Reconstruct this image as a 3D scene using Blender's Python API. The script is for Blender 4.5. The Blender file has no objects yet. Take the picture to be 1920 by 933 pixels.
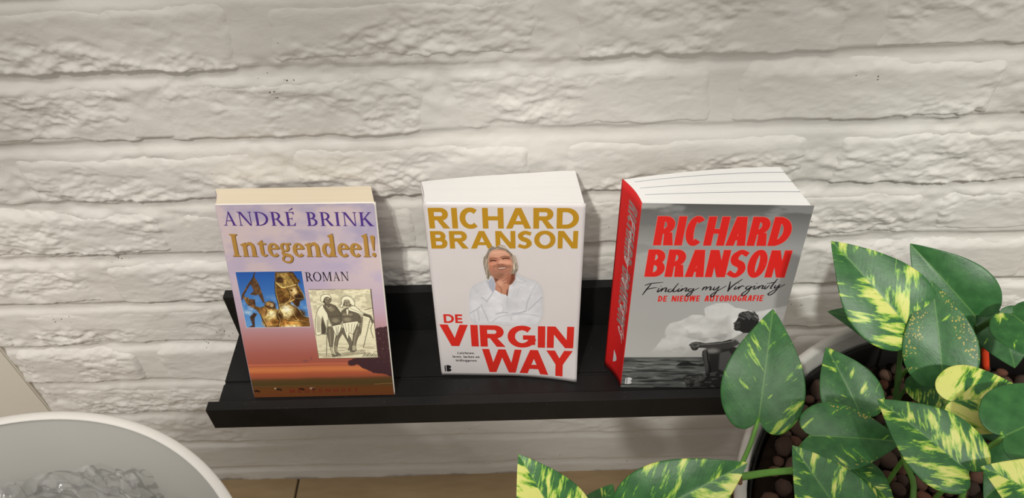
import bpy, bmesh, math, random
import numpy as np
from mathutils import Vector, Matrix

random.seed(7)
scene = bpy.context.scene
COL = scene.collection

# ------------------------------------------------------------------ camera
CAM = np.array([0.30453, -0.53327, 0.64324])
PITCH, YAW, ROLL, FPX = 0.786705, 0.013418, -0.037718, 1439.784
def cam_axes():
    fwd = np.array([0, math.cos(PITCH), -math.sin(PITCH)]); right = np.array([1., 0, 0]); up = np.cross(right, fwd)
    c, s = math.cos(YAW), math.sin(YAW); Z = np.array([[c, -s, 0], [s, c, 0], [0, 0, 1]])
    fwd, right, up = Z @ fwd, Z @ right, Z @ up
    c, s = math.cos(ROLL), math.sin(ROLL)
    return c*right + s*up, -s*right + c*up, fwd
RT, UP, FW = cam_axes()
cd = bpy.data.cameras.new('camera'); cam = bpy.data.objects.new('camera', cd); COL.objects.link(cam)
m = Matrix.Identity(4)
for i in range(3):
    m[i][0], m[i][1], m[i][2], m[i][3] = RT[i], UP[i], -FW[i], CAM[i]
cam.matrix_world = m
cd.sensor_width = 36.0; cd.sensor_fit = 'HORIZONTAL'; cd.lens = FPX/1920*36.0
cd.clip_start = 0.01; cd.clip_end = 50
scene.camera = cam

# ------------------------------------------------------------------ light and exposure
w = bpy.data.worlds.new('room_light'); scene.world = w; w.use_nodes = True
w.node_tree.nodes['Background'].inputs[0].default_value = (1.0, 0.955, 0.89, 1)
w.node_tree.nodes['Background'].inputs[1].default_value = 0.53
def area(name, loc, target, size, size_y, power, color):
    l = bpy.data.lights.new(name, 'AREA'); l.shape = 'RECTANGLE'; l.size = size; l.size_y = size_y; l.energy = power; l.color = color
    o = bpy.data.objects.new(name, l); COL.objects.link(o); o.location = loc
    o.rotation_euler = (Vector(target)-Vector(loc)).to_track_quat('-Z', 'Y').to_euler()
    return o
def spot(name, loc, target, angle, power, radius, color):
    l = bpy.data.lights.new(name, 'SPOT'); l.spot_size = math.radians(angle); l.spot_blend = 1.0; l.energy = power; l.shadow_soft_size = radius; l.color = color
    o = bpy.data.objects.new(name, l); COL.objects.link(o); o.location = loc
    o.rotation_euler = (Vector(target)-Vector(loc)).to_track_quat('-Z', 'Y').to_euler()
    return o
area('ceiling_panel', (0.25, -0.95, 2.15), (0.25, -0.5, 0), 1.4, 0.4, 11, (1.0, 0.955, 0.885))
# row of narrow spots added to brighten the ledge band, no known fixture
for sx, tx, pw, c_ in ((-.46, -.33, 160, (1.0, .955, .88)), (-.08, .01, 140, (1.0, .96, .89)), (-.20, .36, 165, (1.0, .975, .90)), (.62, .68, 160, (.99, .995, .925)), (1.02, 1.01, 135, (.985, 1.0, .92))):
    spot('added_spot', (sx, -1.55, 2.00), (tx, 0, 0.05), 12.0, pw*.86, 0.05, c_)
vs = scene.view_settings
vs.view_transform = 'Standard'; vs.look = 'None'; vs.gamma = 1.0; vs.use_curve_mapping = False; vs.exposure = 0.0

# ------------------------------------------------------------------ helpers
def s2l(c):
    c = np.asarray(c, float)/255.0
    return np.where(c <= 0.04045, c/12.92, ((c+0.055)/1.055)**2.4)
def L3(r, g, b): 
    v = s2l((r, g, b)); return (float(v[0]), float(v[1]), float(v[2]), 1.0)
def link(o, parent=None):
    COL.objects.link(o)
    if parent is not None:
        o.parent = parent
        if parent.type == 'EMPTY': o.matrix_parent_inverse = Matrix.Translation(-parent.location)
    return o
def mesh_obj(name, verts, faces, mat, parent=None, smooth=True):
    me = bpy.data.meshes.new(name)
    me.from_pydata([tuple(map(float, v)) for v in verts], [], [tuple(f) for f in faces]); me.update()
    if smooth: me.polygons.foreach_set('use_smooth', [True]*len(me.polygons))
    if mat: me.materials.append(mat)
    return link(bpy.data.objects.new(name, me), parent)
def grid_obj(name, V, mat, parent=None, smooth=True, flip=False, color=None):
    """V: (ny, nx, 3) array of points"""
    ny, nx = V.shape[:2]
    idx = np.arange(ny*nx).reshape(ny, nx)
    q = np.stack([idx[:-1, :-1], idx[:-1, 1:], idx[1:, 1:], idx[1:, :-1]], -1).reshape(-1, 4)
    if flip: q = q[:, ::-1]
    return quads_obj(name, V.reshape(-1, 3), q, mat, parent, smooth, color)
def quads_obj(name, P, q, mat, parent=None, smooth=True, color=None):
    me = bpy.data.meshes.new(name)
    P = np.ascontiguousarray(P, np.float32); q = np.ascontiguousarray(q, np.int32)
    me.vertices.add(len(P)); me.vertices.foreach_set('co', P.ravel())
    me.loops.add(q.size); me.loops.foreach_set('vertex_index', q.ravel())
    me.polygons.add(len(q)); me.polygons.foreach_set('loop_start', np.arange(0, q.size, 4, dtype=np.int32))
    me.update(calc_edges=True)
    if smooth: me.polygons.foreach_set('use_smooth', np.ones(len(q), bool))
    if color is not None:
        a = me.color_attributes.new('print', 'FLOAT_COLOR', 'POINT')
        c4 = np.ones((len(P), 4), np.float32); c4[:, :3] = s2l(np.clip(color.reshape(-1, 3), 0, 255))
        a.data.foreach_set('color', c4.ravel())
    if mat: me.materials.append(mat)
    me.validate()
    return link(bpy.data.objects.new(name, me), parent)
def empty(name, loc, label, cat, group=None, kind=None):
    o = bpy.data.objects.new(name, None); COL.objects.link(o); o.location = loc; o.empty_display_size = 0.02
    tag(o, label, cat, group, kind); return o
def tag(o, label=None, cat=None, group=None, kind=None):
    if label: o['label'] = label
    if cat: o['category'] = cat
    if group: o['group'] = group
    if kind: o['kind'] = kind
    return o
def bm_obj(name, bm, mat, parent=None, smooth=False):
    me = bpy.data.meshes.new(name); bm.to_mesh(me); bm.free()
    if smooth: me.polygons.foreach_set('use_smooth', [True]*len(me.polygons))
    if mat: me.materials.append(mat)
    return link(bpy.data.objects.new(name, me), parent)
def extrude_profile(name, prof, x0, x1, mat, parent=None, bevel=0.0004):
    """prof: list of (y, z), extruded along x"""
    bm = bmesh.new()
    a = [bm.verts.new((x0, y, z)) for y, z in prof]; b = [bm.verts.new((x1, y, z)) for y, z in prof]
    n = len(prof)
    bm.faces.new(a[::-1]); bm.faces.new(b)
    for i in range(n): bm.faces.new((a[i], a[(i+1) % n], b[(i+1) % n], b[i]))
    bmesh.ops.recalc_face_normals(bm, faces=bm.faces)
    if bevel: bmesh.ops.bevel(bm, geom=list(bm.edges), offset=bevel, segments=2, profile=0.6, affect='EDGES')
    return bm_obj(name, bm, mat, parent)
def catmull(pts, n=8):
    P = np.array(pts, float)
    if len(P) < 3: 
        t = np.linspace(0, 1, n+1)[:, None]; return P[0]*(1-t)+P[-1]*t
    Q = np.vstack([2*P[0]-P[1], P, 2*P[-1]-P[-2]]); out = []
    for i in range(len(P)-1):
        p0, p1, p2, p3 = Q[i:i+4]
        for k in range(n):
            t = k/n
            out.append(0.5*((2*p1)+(-p0+p2)*t+(2*p0-5*p1+4*p2-p3)*t*t+(-p0+3*p1-3*p2+p3)*t**3))
    out.append(P[-1]); return np.array(out)
def tube(name, pts, r, mat, parent=None, n=8, sub=6, cap=True):
    """swept tube through pts; r is a number or one radius per point"""
    rr = np.full(len(pts), r) if np.isscalar(r) else np.array(r, float)
    C = catmull(np.c_[np.array(pts, float), rr], sub); P, rad = C[:, :3], C[:, 3]
    T = np.gradient(P, axis=0); T /= np.linalg.norm(T, axis=1)[:, None]+1e-12
    ref = np.array([0, 0, 1.]) if abs(T[0][2]) < .9 else np.array([1., 0, 0])
    V = []
    for p, t, ra in zip(P, T, rad):
        a = np.cross(t, ref); a /= np.linalg.norm(a); b = np.cross(t, a); ref = -np.cross(t, a) if False else ref
        V += [p+ra*(math.cos(2*math.pi*k/n)*a+math.sin(2*math.pi*k/n)*b) for k in range(n)]
    F = []
    for i in range(len(P)-1):
        for k in range(n):
            F.append((i*n+k, i*n+(k+1) % n, (i+1)*n+(k+1) % n, (i+1)*n+k))
    if cap: F += [tuple(range(n))[::-1], tuple(range((len(P)-1)*n, len(P)*n))]
    return mesh_obj(name, V, F, mat, parent)

# numpy value noise -----------------------------------------------------------
def _h(ix, iy, seed):
    n = (ix.astype(np.int64)*374761393 + iy.astype(np.int64)*668265263 + seed*1274126177) & 0x7fffffff
    n = ((n ^ (n >> 13))*1274126177) & 0x7fffffff
    return ((n ^ (n >> 16)) & 0xffff)/65535.0
def vnoise(x, y, seed=0):
    ix, iy = np.floor(x), np.floor(y); fx, fy = x-ix, y-iy
    fx = fx*fx*fx*(fx*(fx*6-15)+10); fy = fy*fy*fy*(fy*(fy*6-15)+10)
    ix = ix.astype(np.int64); iy = iy.astype(np.int64)
    a, b, c, d = _h(ix, iy, seed), _h(ix+1, iy, seed), _h(ix, iy+1, seed), _h(ix+1, iy+1, seed)
    return (a*(1-fx)+b*fx)*(1-fy)+(c*(1-fx)+d*fx)*fy
def fbm(x, y, seed=0, octv=4, gain=.5):
    s, a, t = 0, 1.0, 0
    for k in range(octv):
        s = s+a*vnoise(x*2**k+17.3*k, y*2**k+5.1*k, seed+k*13); t += a; a *= gain
    return s/t
def sstep(a, b, x):
    t = np.clip((x-a)/(b-a), 0, 1); return t*t*(3-2*t)

# materials --------------------------------------------------------------------
def new_mat(name):
    mt = bpy.data.materials.new(name); mt.use_nodes = True
    nt = mt.node_tree; return mt, nt, nt.nodes['Principled BSDF']
def N(nt, kind, **kw):
    n = nt.nodes.new(kind)
    for k, v in kw.items():
        if k == 'op': n.operation = v
        elif isinstance(k, str) and k.startswith('i_'): n.inputs[k[2:].replace('_', ' ')].default_value = v
        else: setattr(n, k, v)
    return n
def lk(nt, a, b): nt.links.new(a, b)
def ramp(nt, fac, stops):
    r = nt.nodes.new('ShaderNodeValToRGB'); e = r.color_ramp.elements
    while len(e) < len(stops): e.new(0.5)
    for q, (p, c) in zip(e, stops): q.position = p; q.color = c if len(c) == 4 else (*c, 1)
    lk(nt, fac, r.inputs[0]); return r.outputs[0]
def plain(name, rgb, rough=.5, spec=.5, var=0.06, scale=40, bump=0.0, bscale=200, metal=0.0, coords='Object'):
    mt, nt, b = new_mat(name)
    tc = N(nt, 'ShaderNodeTexCoord'); nz = N(nt, 'ShaderNodeTexNoise', i_Scale=scale, i_Detail=5.0)
    lk(nt, tc.outputs[coords], nz.inputs['Vector'])
    c = np.array(L3(*rgb)[:3])
    lk(nt, ramp(nt, nz.outputs['Fac'], [(0.3, tuple(c*(1-var))), (0.7, tuple(np.minimum(c*(1+var), 1)))]), b.inputs['Base Color'])
    b.inputs['Roughness'].default_value = rough; b.inputs['Specular IOR Level'].default_value = spec; b.inputs['Metallic'].default_value = metal
    if bump:
        n2 = N(nt, 'ShaderNodeTexNoise', i_Scale=bscale, i_Detail=4.0); lk(nt, tc.outputs[coords], n2.inputs['Vector'])
        bp = N(nt, 'ShaderNodeBump', i_Strength=bump, i_Distance=0.001); lk(nt, n2.outputs['Fac'], bp.inputs['Height']); lk(nt, bp.outputs[0], b.inputs['Normal'])
    return mt
def print_mat(name, rough=.32):
    mt, nt, b = new_mat(name)
    a = N(nt, 'ShaderNodeVertexColor', layer_name='print'); lk(nt, a.outputs['Color'], b.inputs['Base Color'])
    b.inputs['Roughness'].default_value = rough; b.inputs['Specular IOR Level'].default_value = .35
    return mt
def flat(name, rgb, rough=.4, spec=.35, metal=0.0): return plain(name, rgb, rough, spec, 0.02, 30, metal=metal)

def wall_mat():
    mt, nt, b = new_mat('white_wall_paint')
    tc = N(nt, 'ShaderNodeTexCoord')
    nz = N(nt, 'ShaderNodeTexNoise', i_Scale=9.0, i_Detail=4.0); lk(nt, tc.outputs['Object'], nz.inputs['Vector'])
    base = ramp(nt, nz.outputs['Fac'], [(0.35, (.70, .675, .635)), (0.65, (.745, .725, .69))])
    # tiny dark pits and specks where the paint missed
    vo = N(nt, 'ShaderNodeTexVoronoi', i_Scale=210.0); lk(nt, tc.outputs['Object'], vo.inputs['Vector'])
    pit = N(nt, 'ShaderNodeMath', op='LESS_THAN'); pit.inputs[1].default_value = 0.16; lk(nt, vo.outputs['Distance'], pit.inputs[0])
    mp = N(nt, 'ShaderNodeMapping'); mp.inputs['Scale'].default_value = (14, 14, 42); lk(nt, tc.outputs['Object'], mp.inputs[0])
    n3 = N(nt, 'ShaderNodeTexNoise', i_Scale=1.0, i_Detail=2.0); lk(nt, mp.outputs[0], n3.inputs['Vector'])
    gate = N(nt, 'ShaderNodeMath', op='GREATER_THAN'); gate.inputs[1].default_value = 0.68; lk(nt, n3.outputs['Fac'], gate.inputs[0])
    mu = N(nt, 'ShaderNodeMath', op='MULTIPLY'); lk(nt, pit.outputs[0], mu.inputs[0]); lk(nt, gate.outputs[0], mu.inputs[1])
    mx = N(nt, 'ShaderNodeMixRGB'); lk(nt, mu.outputs[0], mx.inputs[0]); lk(nt, base, mx.inputs[1]); mx.inputs[2].default_value = (.12, .10, .08, 1)
    # grime in a ragged strip along the floor
    sp = N(nt, 'ShaderNodeSeparateXYZ'); lk(nt, tc.outputs['Object'], sp.inputs[0])
    n4 = N(nt, 'ShaderNodeTexNoise', i_Scale=25.0, i_Detail=5.0); lk(nt, tc.outputs['Object'], n4.inputs['Vector'])
    ad = N(nt, 'ShaderNodeMath', op='MULTIPLY_ADD'); lk(nt, n4.outputs['Fac'], ad.inputs[0]); ad.inputs[1].default_value = -0.03; lk(nt, sp.outputs['Z'], ad.inputs[2])
    mr = N(nt, 'ShaderNodeMapRange'); lk(nt, ad.outputs[0], mr.inputs[0])
    mr.inputs[1].default_value = -0.358; mr.inputs[2].default_value = -0.352; mr.inputs[3].default_value = 0.55; mr.inputs[4].default_value = 0.0
    m2 = N(nt, 'ShaderNodeMixRGB'); lk(nt, mr.outputs[0], m2.inputs[0]); lk(nt, mx.outputs[0], m2.inputs[1]); m2.inputs[2].default_value = (.12, .10, .075, 1)
    lk(nt, m2.outputs[0], b.inputs['Base Color'])
    b.inputs['Roughness'].default_value = .5; b.inputs['Specular IOR Level'].default_value = .35
    n5 = N(nt, 'ShaderNodeTexNoise', i_Scale=170.0, i_Detail=6.0, i_Roughness=.6); lk(nt, tc.outputs['Object'], n5.inputs['Vector'])
    mp2 = N(nt, 'ShaderNodeMapping'); mp2.inputs['Scale'].default_value = (75, 75, 110); lk(nt, tc.outputs['Object'], mp2.inputs[0])
    n6 = N(nt, 'ShaderNodeTexNoise', i_Scale=1.0, i_Detail=5.0, i_Roughness=.55, i_Distortion=.6); lk(nt, mp2.outputs[0], n6.inputs['Vector'])
    s = N(nt, 'ShaderNodeMath', op='MULTIPLY_ADD'); lk(nt, n5.outputs['Fac'], s.inputs[0]); s.inputs[1].default_value = 0.35; lk(nt, n6.outputs['Fac'], s.inputs[2])
    bp = N(nt, 'ShaderNodeBump', i_Strength=.30, i_Distance=0.0018); lk(nt, s.outputs[0], bp.inputs['Height']); lk(nt, bp.outputs[0], b.inputs['Normal'])
    return mt
WALL = wall_mat()

# ================================================================== THE SETTING
FLOOR_Z = -0.342
COURSE = 0.0695
def relief_gain(x, z):
    """the wall below the ledge was smoothed over by plaster"""
    g = sstep(-0.28, -0.10, z)*0.75+0.25
    left = 1-sstep(-0.10, 0.05, x)
    return np.maximum(g, left*(0.55+.45*sstep(-.3, -.15, z)))
MORTAR_Y = 0.0102
def flake(x, z):
    """chipped, flaky faces under thick paint: terraced noise, rough in patches"""
    qx = x+.010*(fbm(x*24, z*24, 25, 3)-.5); qz = z+.007*(fbm(x*30, z*30, 26, 3)-.5)
    a = fbm(qx*24+qz*15, qz*50+qx*9, 31, 5, .52)*9
    ter = np.floor(a)+sstep(.66, 1.0, a-np.floor(a))
    b = fbm(qx*85-qz*40+7, qz*150, 35, 4, .5)*7
    ter2 = np.floor(b)+sstep(.6, 1.0, b-np.floor(b))
    rough = .16+.95*sstep(.43, .62, fbm(x*8+1.7, z*15+.4, 71, 4, .6))
    return rough*((ter-4.5)*.00088+(ter2-3)*.00062+(fbm(x*190, z*260, 41, 3)-.5)*.0012)
def bed_phase(x, z):
    ph = np.mod((z-0.3165+.008*(fbm(x*9, z*9, 2)-.5))/COURSE, 1.0)          # 0 at a course's lower edge, bed joint above .86
    return np.where(ph < .02, sstep(.02, -.0, ph), sstep(.78, .90, ph))
def mortar_y(x, z):
    bed = bed_phase(x, z)*(.55+.45*sstep(.35, .6, fbm(x*6, z*6, 55, 3))); g_ = relief_gain(x, z)
    return 0.0056 + (MORTAR_Y-.0056)*bed*g_ - 0.0030*(fbm(x*14, z*22, 3)-.5) - flake(x, z)*g_*(.8-.6*bed)
# mortar bed: the wall itself, fine in view and plain far away
xs = np.concatenate([np.linspace(-1.6, -0.46, 40)[:-1], np.arange(-0.46, 1.07, 0.0026), np.linspace(1.07, 2.4, 50)[1:]])
zs = np.concatenate([np.arange(FLOOR_Z-0.01, 0.40, 0.0026), np.linspace(0.40, 2.2, 60)[1:]])
X, Zg = np.meshgrid(xs, zs)
wall = grid_obj('wall_back', np.stack([X, mortar_y(X, Zg), Zg], -1), WALL)
tag(wall, 'white painted rough brick wall behind the black ledge', 'wall', kind='structure')

joints = {0: .100, 1: -.004, 2: .090, 3: -.025, 4: .112, 5: -.006, 6: .115, 7: -.02, 8: .10}
BRICK_L = 0.2405
bi = 0
for k in range(-4, 10):
    z0 = 0.3165-COURSE*k                      # lower edge of the course
    z1 = z0+0.0600
    if z1 < FLOOR_Z: continue
    j0 = joints.get(k, .10 if k % 2 == 0 else -.01)
    for i in range(-4, 7):
        bx0 = j0+BRICK_L*i+0.006; bx1 = j0+BRICK_L*(i+1)-0.006
        if bx1 < -0.80 or bx0 > 1.30: continue
        rs = np.random.RandomState(1000+k*37+i)
        bx0 += rs.uniform(-.005, .005); bx1 += rs.uniform(-.005, .005); zz0 = z0+rs.uniform(-.003, .003); zz1 = z1+rs.uniform(-.003, .003)
        if bx0 < -0.286 < bx1: bx0 = max(bx0, -0.2835)   # the brickwork stops at the smooth plaster
        if bx1 < -0.286: continue
        inview = (bx1 > -0.46 and bx0 < 1.06 and z0 < 0.40 and z1 > -0.36)
        hid = (k in (6, 7, 8, 9) and bx0 > 0.48) 
        st = 0.00148 if (inview and not hid) else 0.005
        mgn = 0.008
        xv = np.linspace(bx0-mgn, bx1+mgn, max(4, int((bx1-bx0+2*mgn)/st))); zv = np.linspace(max(zz0-mgn, FLOOR_Z-.005), zz1+mgn, max(4, int((zz1-zz0+2*mgn)/st)))
        if len(zv) < 4: continue
        X, Zg = np.meshgrid(xv, zv)
        sd = 50+k*7+i*3
        wx = X+0.012*(fbm(X*28, Zg*28, 21)-.5)+.003*(fbm(X*120, Zg*120, 23, 3)-.5); wz = Zg+0.008*(fbm(X*22, Zg*30, 22)-.5)+.0035*(fbm(X*110, Zg*130, 24, 3)-.5)
        sharp = rs.uniform(.75, 1.25)
        prof = sstep(-.001, .0042*sharp, wz-zz0)*sstep(-.008, .014, zz1-wz)*sstep(-.006, .015, wx-bx0)*sstep(-.006, .015, bx1-wx)
        gain = relief_gain(X, Zg)
        depth = 0.0058*gain+.0006+rs.uniform(-.0010, .0014)*gain
        low = 0.6+0.4*sstep(.9, .15, (Zg-zz0)/(zz1-zz0))
        swell = (fbm(X*11, Zg*18, 61+sd % 7, 3)-.5)*0.0045
        Y = MORTAR_Y+0.0030-prof*(depth+.0030+flake(X, Zg)*gain*low*rs.uniform(.95, 1.25)*prof+swell*gain*.8)
        Y = np.maximum(Y, 0.0006)
        Y[0, :] = Y[-1, :] = 0.03; Y[:, 0] = Y[:, -1] = 0.03
        grid_obj('brick', np.stack([X, Y, Zg], -1), WALL, wall)
        bi += 1

# smooth plaster left of the brickwork
plaster = plain('smooth_white_plaster', (218, 212, 200), .55, .3, .02, 6, .05, 90)
bm = bmesh.new()
bmesh.ops.create_cube(bm, size=1, matrix=Matrix.Translation((-0.9385, 0.0125, 0.93)) @ Matrix.Diagonal((1.314, 0.018, 2.56, 1)))
bmesh.ops.bevel(bm, geom=list(bm.edges), offset=0.0015, segments=3, affect='EDGES')
wl = bm_obj('wall_left', bm, plaster); tag(wl, 'smooth white plaster strip of wall left of the brickwork', 'wall', kind='structure')

# floor of wide beige tiles
def tile_mat():
    mt, nt, b = new_mat('beige_floor_tile')
    tc = N(nt, 'ShaderNodeTexCoord'); oi = N(nt, 'ShaderNodeObjectInfo')
    mp = N(nt, 'ShaderNodeMapping'); mp.inputs['Scale'].default_value = (5, 22, 5); lk(nt, tc.outputs['Object'], mp.inputs[0])
    va = N(nt, 'ShaderNodeVectorMath', op='ADD'); lk(nt, mp.outputs[0], va.inputs[0]); lk(nt, oi.outputs['Location'], va.inputs[1])
    n1 = N(nt, 'ShaderNodeTexNoise', i_Scale=1.6, i_Detail=6.0, i_Roughness=.6); lk(nt, va.outputs[0], n1.inputs['Vector'])
    lk(nt, ramp(nt, n1.outputs['Fac'], [(0.3, L3(150, 126, 93)), (0.7, L3(174, 150, 115))]), b.inputs['Base Color'])
    b.inputs['Roughness'].default_value = .45
    return mt
TILE = tile_mat()
grout = plain('dark_grout', (88, 74, 58), .9, .1, .15, 60)
fl = mesh_obj('floor', [(-2, 0.03, FLOOR_Z-.003), (2.6, 0.03, FLOOR_Z-.003), (2.6, -2.4, FLOOR_Z-.003), (-2, -2.4, FLOOR_Z-.003), (-2, 0.03, FLOOR_Z-.03), (2.6, 0.03, FLOOR_Z-.03), (2.6, -2.4, FLOOR_Z-.03), (-2, -2.4, FLOOR_Z-.03)],
              [(3, 2, 1, 0), (4, 5, 6, 7), (0, 1, 5, 4), (1, 2, 6, 5), (2, 3, 7, 6), (3, 0, 4, 7)], grout, smooth=False)
tag(fl, 'beige tiled floor at the foot of the brick wall', 'floor', kind='structure')
bm = bmesh.new(); bmesh.ops.create_cube(bm, size=1, matrix=Matrix.Diagonal((.597, .297, .006, 1)))
bmesh.ops.bevel(bm, geom=[e for e in bm.edges], offset=.001, segments=1, affect='EDGES')
tile_me = bpy.data.meshes.new('tile'); bm.to_mesh(tile_me); bm.free(); tile_me.materials.append(TILE)
for r in range(7):
    for q in range(-3, 4):
        o = bpy.data.objects.new('tile', tile_me); link(o, fl); o.location = (0.285+.6*q+(.3 if r % 2 else 0), -0.141-.3*r, FLOOR_Z-.003)

# ================================================================== THE LEDGE
def ledge_mat():
    mt, nt, b = new_mat('black_ledge_paint')
    tc = N(nt, 'ShaderNodeTexCoord')
    vo = N(nt, 'ShaderNodeTexVoronoi', i_Scale=150.0); lk(nt, tc.outputs['Object'], vo.inputs['Vector'])
    d = N(nt, 'ShaderNodeMath', op='LESS_THAN'); d.inputs[1].default_value = .055; lk(nt, vo.outputs['Distance'], d.inputs[0])
    n1 = N(nt, 'ShaderNodeTexNoise', i_Scale=30.0, i_Detail=4.0); lk(nt, tc.outputs['Object'], n1.inputs['Vector'])
    base = ramp(nt, n1.outputs['Fac'], [(.3, (.0065, .0065, .0068)), (.75, (.0115, .0112, .0112))])
    mx = N(nt, 'ShaderNodeMixRGB'); lk(nt, d.outputs[0], mx.inputs[0]); lk(nt, base, mx.inputs[1]); mx.inputs[2].default_value = (.09, .085, .08, 1)
    lk(nt, mx.outputs[0], b.inputs['Base Color']); b.inputs['Roughness'].default_value = .42; b.inputs['Specular IOR Level'].default_value = .30
    n2 = N(nt, 'ShaderNodeTexNoise', i_Scale=700.0, i_Detail=2.0); lk(nt, tc.outputs['Object'], n2.inputs['Vector'])
    bp = N(nt, 'ShaderNodeBump', i_Strength=.08, i_Distance=.0005); lk(nt, n2.outputs['Fac'], bp.inputs['Height']); lk(nt, bp.outputs[0], b.inputs['Normal'])
    return mt
BLACK = ledge_mat()
LED = empty('picture_ledge', (0, 0, 0), 'black wooden picture ledge fixed low on the white brick wall', 'shelf')
HP, TP, DL, TL, HL, HB, DG = .0603, .0104, .12, .0101, .0218, .0092, .0730
extrude_profile('back_panel', [(0, -HB), (-TP, -HB), (-TP, HP), (0, HP)], 0, .55, BLACK, LED)
g = .0022
extrude_profile('shelf_board', [(-TP, -HB), (-DL+TL, -HB), (-DL+TL, 0), (-DG-g, 0), (-DG-g+.0008, -.0022), (-DG+g-.0008, -.0022), (-DG+g, 0), (-TP, 0)], 0, .55, BLACK, LED, .0003)
extrude_profile('front_lip', [(-DL+TL, -HB), (-DL, -HB), (-DL, HL), (-DL+TL, HL)], 0, .55, BLACK, LED)

# ================================================================== LETTERING (flat print built from strokes)
# a part is ('p', polygon) or ('r', centre line, widths); unit: cap height = 1
def rect(x0, y0, x1, y1): return ('p', [(x0, y0), (x1, y0), (x1, y1), (x0, y1)])
def arc(cx, cy, rx, ry, a0, a1, wv, wh, n=28):
    A = np.radians(np.linspace(a0, a1, n))
    return ('r', np.c_[cx+rx*np.cos(A), cy+ry*np.sin(A)], wh+(wv-wh)*np.abs(np.cos(A))**1.3)
def bowl(x0, x1, y0, y1, wv, wh):
    ry = (y1-y0-wh)/2; rx = min(x1-wv/2-x0, ry*1.15); xm = x1-wv/2-rx; cy = (y0+y1)/2
    A = np.radians(np.linspace(90, -90, 20))
    P = [(x0, y1-wh/2)]+[(xm+rx*math.cos(a), cy+ry*math.sin(a)) for a in A]+[(x0, y0+wh/2)]
    W = [wh]+[wh+(wv-wh)*abs(math.cos(a))**1.3 for a in A]+[wh]
    return ('r', np.array(P), np.array(W))
def rib(pts, ws, n=7):
    ws = [ws]*len(pts) if np.isscalar(ws) else ws
    C = catmull(np.c_[np.array(pts, float), np.array(ws, float)], n); return ('r', C[:, :2], np.maximum(C[:, 2], .005))
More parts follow.
